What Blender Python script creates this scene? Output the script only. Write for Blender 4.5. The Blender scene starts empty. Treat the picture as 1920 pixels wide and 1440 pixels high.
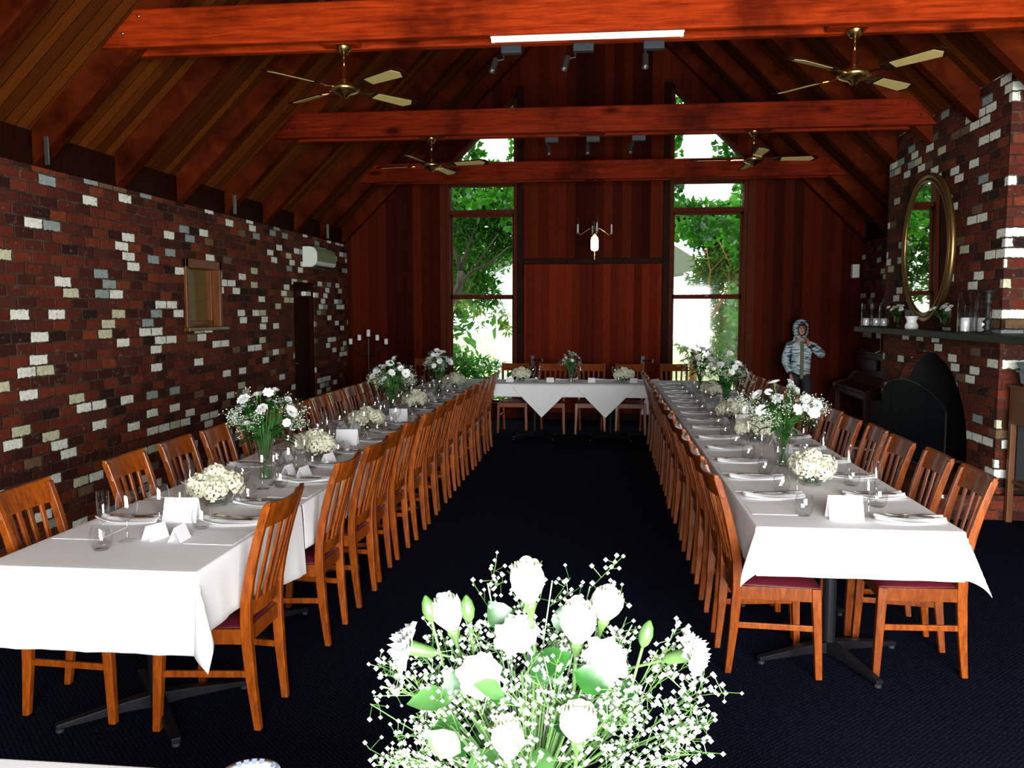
import bpy, bmesh, math, random
from mathutils import Vector, Matrix, noise as mnoise
random.seed(7)
R = math.radians
S = bpy.context.scene
COL = S.collection

# ------------------------------------------------------------------ camera
cam = bpy.data.cameras.new('camera')
cam.sensor_width = 36.0
cam.lens = 30.0
cam.clip_start = 0.05
cam.clip_end = 300
camo = bpy.data.objects.new('camera', cam)
COL.objects.link(camo)
camo.location = (0, 0, 1.70)
camo.rotation_euler = (R(90 - 4.93), 0, R(6.043))
S.camera = camo

# ------------------------------------------------------------------ world, lights, exposure
S.view_settings.view_transform = 'Standard'
S.view_settings.look = 'None'
S.view_settings.gamma = 1.0
S.view_settings.use_curve_mapping = False
S.view_settings.exposure = 0.0
W = bpy.data.worlds.new('daylight')
S.world = W
W.use_nodes = True
_nt = W.node_tree
_bg = _nt.nodes['Background']
_bg.inputs['Color'].default_value = (0.84, 0.94, 1.0, 1)
_bg.inputs['Strength'].default_value = 3.2


def area(name, loc, rot, sx, sy, power, col):
    l = bpy.data.lights.new(name, 'AREA')
    l.shape = 'RECTANGLE'
    l.size, l.size_y = sx, sy
    l.energy = power
    l.color = col
    o = bpy.data.objects.new(name, l)
    o.location = loc
    o.rotation_euler = rot
    COL.objects.link(o)
    return o


# daylight coming in through the glazed wall behind the camera
area('terrace_daylight', (1.25, -1.85, 1.35), (R(90), 0, 0), 4.5, 2.3, 1520, (0.98, 1.0, 0.985))
# daylight portals of the two garden windows
for px in (-1.88, 1.57):
    p = area('window_portal', (px, 13.75, 2.4), (R(-90), 0, 0), 1.2, 4.8, 1.0, (1, 1, 1))
    p.data.cycles.is_portal = True
sun = bpy.data.lights.new('sun', 'SUN')
sun.energy = 5.0
sun.angle = R(1)
sun.color = (1.0, 0.95, 0.82)
suno = bpy.data.objects.new('sun', sun)
suno.rotation_euler = (R(-3), R(38), 0)
COL.objects.link(suno)
S.cycles.max_bounces = 8
S.cycles.diffuse_bounces = 4
S.cycles.glossy_bounces = 4
S.cycles.transmission_bounces = 6
S.cycles.transparent_max_bounces = 24
S.cycles.caustics_reflective = False
S.cycles.caustics_refractive = False
S.cycles.sample_clamp_indirect = 6.0


# ------------------------------------------------------------------ materials
def newmat(name):
    m = bpy.data.materials.new(name)
    m.use_nodes = True
    nt = m.node_tree
    return m, nt, nt.nodes['Principled BSDF']


def plain(name, col, rough=0.5, metal=0.0, spec=0.5, emit=None, estr=0.0, coat=0.0):
    m, nt, b = newmat(name)
    b.inputs['Base Color'].default_value = (*col, 1)
    b.inputs['Roughness'].default_value = rough
    b.inputs['Metallic'].default_value = metal
    b.inputs['Specular IOR Level'].default_value = spec
    b.inputs['Coat Weight'].default_value = coat
    if emit:
        b.inputs['Emission Color'].default_value = (*emit, 1)
        b.inputs['Emission Strength'].default_value = estr
    return m


class NG:
    """tiny node-graph helper"""
    def __init__(s, nt):
        s.nt = nt

    def n(s, t, **kw):
        x = s.nt.nodes.new(t)
        for k, v in kw.items():
            setattr(x, k, v)
        return x

    def l(s, a, b):
        s.nt.links.new(a, b)

    def val(s, sock, v):
        if isinstance(v, (int, float)):
            sock.default_value = v
        else:
            s.l(v, sock)

    def math(s, op, a, b=None, c=None):
        x = s.n('ShaderNodeMath', operation=op)
        s.val(x.inputs[0], a)
        if b is not None:
            s.val(x.inputs[1], b)
        if c is not None:
            s.val(x.inputs[2], c)
        return x.outputs[0]

    def obj(s):
        return s.n('ShaderNodeTexCoord').outputs['Object']

    def geo(s):
        return s.n('ShaderNodeNewGeometry').outputs['Position']

    def mapping(s, v, scale, loc=(0, 0, 0), rot=(0, 0, 0)):
        x = s.n('ShaderNodeMapping')
        s.l(v, x.inputs['Vector'])
        x.inputs['Scale'].default_value = scale
        x.inputs['Location'].default_value = loc
        x.inputs['Rotation'].default_value = rot
        return x.outputs['Vector']

    def noise(s, v, scale, detail=3.0, rough=0.55, dist=0.0):
        x = s.n('ShaderNodeTexNoise')
        if v is not None:
            s.l(v, x.inputs['Vector'])
        x.inputs['Scale'].default_value = scale
        x.inputs['Detail'].default_value = detail
        x.inputs['Roughness'].default_value = rough
        x.inputs['Distortion'].default_value = dist
        return x.outputs['Fac']

    def ramp(s, f, stops, interp='LINEAR'):
        x = s.n('ShaderNodeValToRGB')
        s.l(f, x.inputs['Fac'])
        cr = x.color_ramp
        cr.interpolation = interp
        while len(cr.elements) < len(stops):
            cr.elements.new(0.5)
        for e, (p, c) in zip(cr.elements, stops):
            e.position = p
            e.color = (*c, 1) if len(c) == 3 else c
        return x.outputs['Color']

    def mix(s, f, a, b, mode='MIX'):
        x = s.n('ShaderNodeMix', data_type='RGBA', blend_type=mode)
        s.val(x.inputs['Factor'], f)
        for k, v in ((6, a), (7, b)):
            if isinstance(v, tuple):
                x.inputs[k].default_value = (*v, 1)
            else:
                s.l(v, x.inputs[k])
        return x.outputs[2]

    def bump(s, h, strength, dist, b):
        x = s.n('ShaderNodeBump')
        x.inputs['Strength'].default_value = strength
        x.inputs['Distance'].default_value = dist
        s.l(h, x.inputs['Height'])
        s.l(x.outputs['Normal'], b.inputs['Normal'])


def wood(name, dark, light, stretch, scale=6.0, rough=0.35, coat=0.0, knots=0.0, vary=0.0, spec=0.5):
    m, nt, b = newmat(name)
    g = NG(nt)
    v = g.mapping(g.obj(), stretch)
    f = g.noise(v, scale, 5, 0.6, 0.6)
    c = g.ramp(f, [(0.3, dark), (0.72, light)])
    if knots:
        vo = g.n('ShaderNodeTexVoronoi')
        g.l(g.mapping(g.obj(), tuple(0.35 + 0.65 * (x / max(stretch)) for x in stretch)), vo.inputs['Vector'])
        vo.inputs['Scale'].default_value = 3.2
        k = g.ramp(vo.outputs['Distance'], [(0.05, (0.12, 0.06, 0.04)), (0.17, (1, 1, 1))])
        k2 = g.mix(knots, (1, 1, 1), k)
        c = g.mix(1.0, c, k2, 'MULTIPLY')
        big = g.noise(g.obj(), 1.6, 4, 0.6)
        c = g.mix(1.0, c, g.ramp(big, [(0.33, (0.35, 0.3, 0.3)), (0.55, (1, 1, 1))]), 'MULTIPLY')
    if vary:
        oi = g.n('ShaderNodeObjectInfo')
        c = g.mix(1.0, c, g.ramp(oi.outputs['Random'], [(0, (1 - vary,) * 3), (1, (1, 1, 1))]), 'MULTIPLY')
    g.l(c, b.inputs['Base Color'])
    b.inputs['Roughness'].default_value = rough
    b.inputs['Coat Weight'].default_value = coat
    b.inputs['Coat Roughness'].default_value = 0.12
    b.inputs['Specular IOR Level'].default_value = spec
    g.bump(f, 0.08, 0.004, b)
    return m


def boards(name, axis, width, tones, grain, rough=0.45, gap=0.04, gapdark=0.25, spec=0.2):
    """vertical or sloping boards: one tone per board plus grain and dark joints"""
    m, nt, b = newmat(name)
    g = NG(nt)
    p = g.geo()
    sx = g.n('ShaderNodeSeparateXYZ')
    g.l(p, sx.inputs[0])
    u = g.math('DIVIDE', sx.outputs[axis], width)
    i = g.math('FLOOR', u)
    fr = g.math('FRACT', u)
    wn = g.n('ShaderNodeTexWhiteNoise', noise_dimensions='1D')
    g.l(i, wn.inputs['W'])
    c = g.ramp(wn.outputs['Value'], tones)
    off = g.n('ShaderNodeCombineXYZ')
    g.l(g.math('MULTIPLY', wn.outputs['Value'], 37.0), off.inputs[2])
    add = g.n('ShaderNodeVectorMath', operation='ADD')
    g.l(p, add.inputs[0])
    g.l(off.outputs[0], add.inputs[1])
    f = g.noise(g.mapping(add.outputs[0], grain), 7, 5, 0.62, 0.8)
    c = g.mix(1.0, c, g.ramp(f, [(0.25, (0.55, 0.5, 0.5)), (0.7, (1.15, 1.15, 1.15))]), 'MULTIPLY')
    e = g.math('MINIMUM', fr, g.math('SUBTRACT', 1.0, fr))
    jf = g.math('LESS_THAN', e, gap)
    c = g.mix(g.math('MULTIPLY', jf, 1 - gapdark), c, (0.004, 0.002, 0.001))
    g.l(c, b.inputs['Base Color'])
    b.inputs['Roughness'].default_value = rough
    b.inputs['Specular IOR Level'].default_value = spec
    h = g.math('MINIMUM', e, 0.06)
    g.bump(h, 0.5, 0.05, b)
    return m


def brick(name):
    """reused bricks: dark reds, with cream-painted, grey-blue and scorched ones, ragged mortar"""
    m, nt, b = newmat(name)
    g = NG(nt)
    p = g.geo()
    sx = g.n('ShaderNodeSeparateXYZ')
    g.l(p, sx.inputs[0])
    u = g.math('ADD', sx.outputs[0], sx.outputs[1])
    nz = g.noise(p, 34, 3, 0.65)
    nz2 = g.noise(g.mapping(p, (1, 1, 1), (7, 3, 5)), 34, 3, 0.65)
    zz = g.math('ADD', sx.outputs[2], g.math('MULTIPLY', g.math('SUBTRACT', nz, 0.5), 0.026))
    uu = g.math('ADD', u, g.math('MULTIPLY', g.math('SUBTRACT', nz2, 0.5), 0.026))
    RH, BW = 0.0815, 0.205
    row_f = g.math('DIVIDE', zz, RH)
    row = g.math('FLOOR', row_f)
    sh = g.math('MULTIPLY', g.math('MODULO', row, 2.0), 0.5)
    wr = g.n('ShaderNodeTexWhiteNoise', noise_dimensions='1D')
    g.l(row, wr.inputs['W'])
    sh = g.math('ADD', sh, g.math('MULTIPLY', wr.outputs['Value'], 0.3))
    col_f = g.math('ADD', g.math('DIVIDE', uu, BW), sh)
    coli = g.math('FLOOR', col_f)
    fx = g.math('FRACT', col_f)
    fz = g.math('FRACT', row_f)
    ex = g.math('MULTIPLY', g.math('MINIMUM', fx, g.math('SUBTRACT', 1.0, fx)), BW)
    ez = g.math('MULTIPLY', g.math('MINIMUM', fz, g.math('SUBTRACT', 1.0, fz)), RH)
    ed = g.math('MINIMUM', ex, ez)
    cv = g.n('ShaderNodeCombineXYZ')
    g.l(coli, cv.inputs[0])
    g.l(row, cv.inputs[1])
    wn = g.n('ShaderNodeTexWhiteNoise', noise_dimensions='2D')
    g.l(cv.outputs[0], wn.inputs['Vector'])
    red = g.ramp(wn.outputs['Value'], [
        (0.0, (0.060, 0.014, 0.010)), (0.14, (0.095, 0.018, 0.011)), (0.30, (0.125, 0.022, 0.012)),
        (0.44, (0.045, 0.012, 0.009)), (0.52, (0.150, 0.028, 0.013)), (0.62, (0.085, 0.020, 0.014)),
        (0.70, (0.190, 0.038, 0.014)), (0.74, (0.025, 0.010, 0.009)), (0.78, (0.17, 0.10, 0.055)),
        (0.805, (0.30, 0.36, 0.34)), (0.835, (0.62, 0.60, 0.40)), (0.865, (0.86, 0.87, 0.76))], 'CONSTANT')
    # blotches of paint and soot left on the bricks
    bl = g.noise(g.mapping(p, (1, 1, 1.6), (3, 9, 1)), 14, 4, 0.7)
    red = g.mix(g.ramp(bl, [(0.60, (0, 0, 0)), (0.68, (0.55, 0.55, 0.55))]), red, (0.22, 0.16, 0.10))
    red = g.mix(1.0, red, g.ramp(nz, [(0.3, (0.72, 0.72, 0.72)), (0.7, (1.15, 1.15, 1.15))]), 'MULTIPLY')
    mo = g.ramp(g.noise(p, 9, 3), [(0.35, (0.035, 0.022, 0.014)), (0.7, (0.10, 0.065, 0.038))])
    mk = g.math('LESS_THAN', ed, g.math('ADD', 0.0035, g.math('MULTIPLY', nz2, 0.006)))
    c = g.mix(mk, red, mo)
    g.l(c, b.inputs['Base Color'])
    b.inputs['Roughness'].default_value = 0.8
    b.inputs['Specular IOR Level'].default_value = 0.12
    g.bump(g.math('ADD', g.math('MINIMUM', ed, 0.009), g.math('MULTIPLY', nz, 0.002)), 0.7, 0.9, b)
    return m


def carpet():
    m, nt, b = newmat('navy carpet')
    g = NG(nt)
    p = g.geo()
    vo = g.n('ShaderNodeTexVoronoi')
    vo.inputs['Randomness'].default_value = 0.25
    g.l(g.mapping(p, (1, 1, 1), rot=(0, 0, R(45))), vo.inputs['Vector'])
    vo.inputs['Scale'].default_value = 55
    f = g.noise(p, 260, 2)
    c = g.ramp(vo.outputs['Distance'], [(0.10, (0.016, 0.020, 0.036)), (0.42, (0.0032, 0.0042, 0.0115))])
    c = g.mix(1.0, c, g.ramp(f, [(0.3, (0.6, 0.6, 0.6)), (0.7, (1.3, 1.3, 1.3))]), 'MULTIPLY')
    g.l(c, b.inputs['Base Color'])
    b.inputs['Roughness'].default_value = 0.95
    b.inputs['Specular IOR Level'].default_value = 0.03
    g.bump(f, 0.3, 0.004, b)
    return m


def glass(name, tint=(1, 1, 1), refl=1.0):
    m = bpy.data.materials.new(name)
    m.use_nodes = True
    nt = m.node_tree
    nt.nodes.clear()
    g = NG(nt)
    o = g.n('ShaderNodeOutputMaterial')
    tr = g.n('ShaderNodeBsdfTransparent')
    tr.inputs[0].default_value = (*tint, 1)
    gl = g.n('ShaderNodeBsdfGlossy')
    gl.inputs['Roughness'].default_value = 0.05
    lw = g.n('ShaderNodeLayerWeight')
    lw.inputs['Blend'].default_value = 0.5
    fr = g.n('ShaderNodeMath', operation='ADD')
    g.l(g.math('MULTIPLY', g.math('POWER', lw.outputs['Facing'], 3.2), 0.6), fr.inputs[0])
    fr.inputs[1].default_value = 0.075
    mx = g.n('ShaderNodeMixShader')
    g.l(g.math('MULTIPLY', fr.outputs[0], refl), mx.inputs[0])
    g.l(tr.outputs[0], mx.inputs[1])
    g.l(gl.outputs[0], mx.inputs[2])
    g.l(mx.outputs[0], o.inputs[0])
    return m


def leafmat(name, dark, light, trans=0.45, scale=3.0):
    m = bpy.data.materials.new(name)
    m.use_nodes = True
    nt = m.node_tree
    nt.nodes.clear()
    g = NG(nt)
    o = g.n('ShaderNodeOutputMaterial')
    c = g.ramp(g.noise(g.obj(), scale, 3), [(0.35, dark), (0.65, light)])
    d = g.n('ShaderNodeBsdfDiffuse')
    t = g.n('ShaderNodeBsdfTranslucent')
    gl = g.n('ShaderNodeBsdfGlossy')
    gl.inputs['Roughness'].default_value = 0.35
    g.l(c, d.inputs[0])
    g.l(g.mix(1.0, c, (1.25, 1.2, 0.55), 'MULTIPLY'), t.inputs[0])
    mx = g.n('ShaderNodeMixShader')
    mx.inputs[0].default_value = trans
    g.l(d.outputs[0], mx.inputs[1])
    g.l(t.outputs[0], mx.inputs[2])
    m2 = g.n('ShaderNodeMixShader')
    m2.inputs[0].default_value = 0.05
    g.l(mx.outputs[0], m2.inputs[1])
    g.l(gl.outputs[0], m2.inputs[2])
    g.l(m2.outputs[0], o.inputs[0])
    return m


def petalmat(name, col, trans=0.25):
    m = bpy.data.materials.new(name)
    m.use_nodes = True
    nt = m.node_tree
    nt.nodes.clear()
    g = NG(nt)
    o = g.n('ShaderNodeOutputMaterial')
    d = g.n('ShaderNodeBsdfDiffuse')
    t = g.n('ShaderNodeBsdfTranslucent')
    f = g.noise(g.obj(), 40, 2)
    c = g.mix(f, col, tuple(min(1, x * 0.9) for x in col))
    g.l(c, d.inputs[0])
    g.l(c, t.inputs[0])
    mx = g.n('ShaderNodeMixShader')
    mx.inputs[0].default_value = trans
    g.l(d.outputs[0], mx.inputs[1])
    g.l(t.outputs[0], mx.inputs[2])
    g.l(mx.outputs[0], o.inputs[0])
    return m


def linen(name, col):
    m, nt, b = newmat(name)
    g = NG(nt)
    f = g.noise(g.obj(), 500, 2)
    f2 = g.noise(g.obj(), 3.0, 3)
    b.inputs['Base Color'].default_value = (*col, 1)
    b.inputs['Roughness'].default_value = 0.75
    b.inputs['Specular IOR Level'].default_value = 0.3
    b.inputs['Sheen Weight'].default_value = 0.15
    g.bump(g.math('ADD', g.math('MULTIPLY', f, 0.05), f2), 0.12, 0.02, b)
    return m


BRICK = brick('reused brick')
CARPET = carpet()
CEDAR = boards('cedar wall boards', 0, 0.142, [(0.0, (0.026, 0.0030, 0.0012)), (0.3, (0.060, 0.0065, 0.0020)),
               (0.55, (0.088, 0.010, 0.0026)), (0.8, (0.038, 0.0042, 0.0015)), (1.0, (0.125, 0.017, 0.0034))], (16, 16, 0.9), 0.7, gap=0.012, spec=0.03)
CEILBOARD = boards('ceiling boards', 1, 0.118, [(0.0, (0.055, 0.013, 0.0026)), (0.4, (0.10, 0.025, 0.004)),
                   (0.7, (0.15, 0.036, 0.005)), (1.0, (0.075, 0.017, 0.003))], (0.9, 14, 0.9), 0.7, spec=0.02)
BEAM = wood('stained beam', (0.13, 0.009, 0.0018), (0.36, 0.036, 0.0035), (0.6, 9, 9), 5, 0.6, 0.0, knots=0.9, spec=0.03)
BEAM_SHADED = wood('shaded stained beam', (0.065, 0.0055, 0.0016), (0.20, 0.017, 0.0028), (0.6, 9, 9), 5, 0.6, 0.0, knots=0.9, spec=0.03)  # darker burgundy copy of the beam stain; light falloff painted into the colour
RAFTER = wood('stained rafter', (0.045, 0.0055, 0.0014), (0.105, 0.015, 0.0026), (1.2, 8, 1.2), 4, 0.7, knots=0.7, vary=0.3, spec=0.02)
DARKWOOD = wood('dark trim timber', (0.010, 0.0025, 0.0015), (0.022, 0.005, 0.0025), (6, 6, 1), 6, 0.6, spec=0.04)
FRAMEWOOD = wood('window timber', (0.045, 0.007, 0.0025), (0.085, 0.015, 0.004), (7, 7, 1), 6, 0.6, spec=0.05)
DOORWOOD = wood('dark door timber', (0.014, 0.003, 0.002), (0.028, 0.006, 0.003), (8, 8, 1), 5, 0.6, spec=0.04)
CHAIRWOOD = wood('orange chair timber', (0.145, 0.024, 0.0020), (0.34, 0.076, 0.0052), (5, 5, 1.2), 9, 0.32, 0.18, vary=0.35, spec=0.25)
MAROON = plain('maroon vinyl seat', (0.075, 0.006, 0.012), 0.38)
LINEN = linen('white table linen', (0.80, 0.80, 0.81))
NAPKIN = linen('white napkin linen', (0.84, 0.84, 0.85))
CARDM = plain('white card', (0.84, 0.84, 0.87), 0.6)
INK = plain('grey ink', (0.42, 0.42, 0.45), 0.7)
GLASS = glass('clear glass', (0.985, 0.99, 0.985), 1.5)
PANE = glass('window glass', (0.97, 0.985, 0.975), 0.5)
STEEL = plain('polished steel', (0.62, 0.61, 0.60), 0.18, 1.0)
DULLSTEEL = plain('galvanised steel', (0.16, 0.165, 0.16), 0.5, 1.0)
BRASS = plain('antique brass', (0.52, 0.36, 0.12), 0.25, 1.0)
GOLDF = plain('old gold frame', (0.24, 0.14, 0.045), 0.35, 0.9)
IRON = plain('black iron', (0.008, 0.008, 0.009), 0.4, 0.3)
BLACK = plain('matt black', (0.006, 0.006, 0.007), 0.6)
DGREY = plain('dark grey plastic', (0.018, 0.021, 0.025), 0.5, 0.0, 0.2)
WHITEP = plain('white plastic', (0.72, 0.76, 0.68), 0.35)
WAX = plain('white wax', (0.82, 0.83, 0.84), 0.4)
CERAM = plain('white ceramic', (0.8, 0.8, 0.78), 0.2)
PETAL = petalmat('white petal', (0.90, 0.91, 0.89))
HYDR = petalmat('cream hydrangea petal', (0.88, 0.88, 0.70), 0.3)
ROSEP = petalmat('ivory rose petal', (0.88, 0.90, 0.78), 0.3)
GYPS = petalmat("white baby's breath", (0.86, 0.88, 0.82), 0.2)
YELLOW = plain('pale yellow flower centre', (0.72, 0.68, 0.22), 0.7)
STEM = leafmat('flower stem green', (0.025, 0.11, 0.018), (0.060, 0.20, 0.034), 0.2, 12)
STEML = leafmat('pale stem green', (0.060, 0.145, 0.035), (0.115, 0.215, 0.060), 0.25, 12)
LEAF = leafmat('bouquet leaf', (0.007, 0.055, 0.007), (0.022, 0.115, 0.016), 0.3, 12)
LEAFB = leafmat('pale bouquet leaf', (0.050, 0.165, 0.035), (0.10, 0.25, 0.07), 0.3, 12)
TREELEAF = leafmat('garden leaf', (0.010, 0.090, 0.006), (0.055, 0.24, 0.014), 0.5, 1.3)
VINELEAF = leafmat('vine leaf', (0.012, 0.12, 0.008), (0.06, 0.30, 0.02), 0.55, 1.6)
YELLEAF = leafmat('yellow green leaf', (0.05, 0.15, 0.010), (0.17, 0.30, 0.03), 0.5, 1.6)
BARK = wood('tree bark', (0.018, 0.012, 0.009), (0.06, 0.04, 0.025), (4, 4, 1), 6, 0.9)
BARKO = wood('ochre bark', (0.22, 0.09, 0.015), (0.42, 0.20, 0.035), (4, 4, 1), 6, 0.9)

# ------------------------------------------------------------------ mesh helpers
class MB:
    def __init__(s):
        s.v, s.f = [], []

    def add(s, verts, faces, M=None):
        o = len(s.v)
        for p in verts:
            p = Vector(p)
            s.v.append(M @ p if M else p)
        s.f += [[o + i for i in f] for f in faces]
        return s

    def box(s, c, d, M=None):
        x, y, z = (k / 2 for k in d)
        vs = [Vector((sx * x, sy * y, sz * z)) + Vector(c) for sx in (-1, 1) for sy in (-1, 1) for sz in (-1, 1)]
        return s.add(vs, [(0, 1, 3, 2), (4, 6, 7, 5), (0, 4, 5, 1), (2, 3, 7, 6), (0, 2, 6, 4), (1, 5, 7, 3)], M)

    def lim(s, x0, x1, y0, y1, z0, z1):
        return s.box(((x0 + x1) / 2, (y0 + y1) / 2, (z0 + z1) / 2), (x1 - x0, y1 - y0, z1 - z0))

    def rings(s, rings, cap=True, closed=True, M=None):
        n = len(rings[0])
        vs = [p for r in rings for p in r]
        fs = []
        for i in range(len(rings) - 1):
            for j in range(n if closed else n - 1):
                a, b2 = i * n + j, i * n + (j + 1) % n
                fs.append((a, b2, b2 + n, a + n))
        if cap and closed:
            fs.append(tuple(range(n))[::-1])
            fs.append(tuple((len(rings) - 1) * n + j for j in range(n)))
        return s.add(vs, fs, M)

    def tube(s, pts, rad, n=6, cap=True, M=None):
        pts = [Vector(p) for p in pts]
        if isinstance(rad, (int, float)):
            rad = [rad] * len(pts)
        rs = []
        t0 = (pts[1] - pts[0]).normalized()
        up = Vector((0, 0, 1)) if abs(t0.z) < 0.9 else Vector((1, 0, 0))
        a = t0.cross(up).normalized()
        for i, p in enumerate(pts):
            t = (pts[min(i + 1, len(pts) - 1)] - pts[max(i - 1, 0)])
            t = t.normalized() if t.length > 1e-9 else t0
            a = (a - t * a.dot(t))
            a = a.normalized() if a.length > 1e-6 else t.orthogonal().normalized()
            b2 = t.cross(a)
            rs.append([p + (a * math.cos(2 * math.pi * k / n) + b2 * math.sin(2 * math.pi * k / n)) * rad[i] for k in range(n)])
        return s.rings(rs, cap, M=M)

    def lathe(s, prof, n=16, c=(0, 0, 0), cap=True, M=None):
        c = Vector(c)
        rs = [[c + Vector((r * math.cos(2 * math.pi * k / n), r * math.sin(2 * math.pi * k / n), z)) for k in range(n)] for r, z in prof]
        return s.rings(rs, cap, M=M)

    def prism(s, poly, axis, a, b2):
        def P(u, w, t):
            return {'x': (t, u, w), 'y': (u, t, w), 'z': (u, w, t)}[axis]
        n = len(poly)
        vs = [P(u, w, a) for u, w in poly] + [P(u, w, b2) for u, w in poly]
        fs = [tuple(range(n)), tuple(range(2 * n - 1, n - 1, -1))]
        fs += [(i, i + n, (i + 1) % n + n, (i + 1) % n) for i in range(n)]
        return s.add(vs, fs)

    def ball(s, c, r, n=8, m=6, M=None, sz=1.0):
        prof = [(r * math.sin(math.pi * i / m) if 0 < i < m else r * 0.02, -r * sz * math.cos(math.pi * i / m)) for i in range(m + 1)]
        return s.lathe(prof, n, c, True, M)

    def mesh(s, name, mat, smooth=False, bevel=0.0, seg=2, fix=True):
        me = bpy.data.meshes.new(name)
        me.from_pydata([tuple(p) for p in s.v], [], s.f)
        if fix or bevel:
            bm = bmesh.new()
            bm.from_mesh(me)
            if fix:
                bmesh.ops.recalc_face_normals(bm, faces=bm.faces)
            if bevel:
                es = [e for e in bm.edges if len(e.link_faces) == 2 and e.calc_face_angle(0) > 0.6]
                bmesh.ops.bevel(bm, geom=es, offset=bevel, segments=seg, affect='EDGES', profile=0.5, clamp_overlap=True)
            bm.to_mesh(me)
            bm.free()
        if smooth:
            me.shade_smooth()
        me.materials.append(mat)
        return me

    def build(s, name, mat, parent=None, smooth=False, bevel=0.0, seg=2, fix=True):
        return place(name, s.mesh(name, mat, smooth, bevel, seg, fix), parent)


def place(name, me, parent=None, M=None):
    o = bpy.data.objects.new(name, me)
    COL.objects.link(o)
    if parent:
        o.parent = parent
    if M is not None:
        o.matrix_local = M
    return o


def tag(o, label, cat, group=None, kind=None):
    o['label'] = label
    o['category'] = cat
    if group:
        o['group'] = group
    if kind:
        o['kind'] = kind
    return o


def thing(name, label, cat, loc=(0, 0, 0), rz=0.0, group=None):
    o = bpy.data.objects.new(name, None)
    o.empty_display_size = 0.1
    COL.objects.link(o)
    o.location = loc
    o.rotation_euler = (0, 0, rz)
    return tag(o, label, cat, group)


def struct(name, mb, mat, parent=None, label=None, **kw):
    o = mb.build(name, mat, parent, **kw)
    if parent is None:
        o['kind'] = 'structure'
        if label:
            o['label'] = label
    return o


def sempty(name, loc=(0, 0, 0), label=None):
    o = bpy.data.objects.new(name, None)
    COL.objects.link(o)
    o.location = loc
    o['kind'] = 'structure'
    if label:
        o['label'] = label
    return o


def dup(root, loc, rz, label=None, cat=None, group=None):
    r = root.copy()
    COL.objects.link(r)
    r.location = loc
    r.rotation_euler = (0, 0, rz)
    if label:
        r['label'] = label
    if group:
        r['group'] = group
    for ch in list(root.children):
        c = ch.copy()
        COL.objects.link(c)
        c.parent = r
        for gch in ch.children:
            d = gch.copy()
            COL.objects.link(d)
            d.parent = c
    return r


def rotmat(fr, to):
    return Vector(fr).rotation_difference(Vector(to)).to_matrix().to_4x4()


ORD = ['first', 'second', 'third', 'fourth', 'fifth', 'sixth', 'seventh', 'eighth', 'ninth', 'tenth', 'eleventh', 'twelfth', 'thirteenth', 'fourteenth', 'fifteenth']

# ------------------------------------------------------------------ the room
XL, XR, YB, YF = -4.05, 3.84, 13.32, -1.6
XC = -0.12
HW = 3.93


def roof(x, base=3.0):
    return base + 0.98 * (HW - abs(x - XC))


struct('floor', MB().lim(XL - 0.3, XR + 0.3, YF - 0.3, YB + 0.3, -0.1, 0.0), CARPET, label='dark navy carpet floor')


def wall_grid(us, zs, holes, f):
    mb = MB()
    for i in range(len(us) - 1):
        for j in range(len(zs) - 1):
            uc, zc = (us[i] + us[i + 1]) / 2, (zs[j] + zs[j + 1]) / 2
            if any(h[0] < uc < h[1] and h[2] < zc < h[3] for h in holes):
                continue
            f(mb, us[i], us[i + 1], zs[j], zs[j + 1])
    return mb


NI = (7.97, 8.75, 1.53, 2.21)
DO = (10.93, 11.76, 0.0, 2.08)
struct('wall_left', wall_grid([YF - 0.2, NI[0], NI[1], DO[0], DO[1], YB + 0.2], [0, NI[2], DO[3], NI[3], 2.73], [NI, DO],
       lambda m, a, b, c, d: m.lim(XL - 0.28, XL, a, b, c, d)), BRICK, label='dark red reused-brick wall with scattered cream bricks')
struct('wall_right', MB().lim(XR, XR + 0.28, YF - 0.2, YB + 0.2, 0, 2.76), BRICK, label='shadowed brick wall behind the chimney breast')

# rear wall behind the camera: glazed to the terrace
mb = MB()
mb.prism([(XL, 0), (-1.0, 0), (-1.0, roof(-1.0)), (XL, roof(XL))], 'y', YF - 0.2, YF)
mb.prism([(3.55, 0), (XR, 0), (XR, roof(XR)), (3.55, roof(3.55))], 'y', YF - 0.2, YF)
mb.prism([(-1.0, 2.55), (3.55, 2.55), (3.55, roof(3.55)), (XC, roof(XC)), (-1.0, roof(-1.0))], 'y', YF - 0.2, YF)
struct('wall_rear', mb, CEDAR, label='timber wall behind the camera')
mb = MB()
for x in (-0.95, 0.5, 2.0, 3.5):
    mb.lim(x - 0.05, x + 0.05, YF - 0.15, YF - 0.03, 0, 2.55)
for z in (0.06, 2.5):
    mb.lim(-1.0, 3.55, YF - 0.15, YF - 0.03, z - 0.05, z + 0.05)
w = sempty('window_4', (0, 0, 0), 'tall glazed terrace wall behind the camera')
struct('window_frame', mb, FRAMEWOOD, w)

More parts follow.
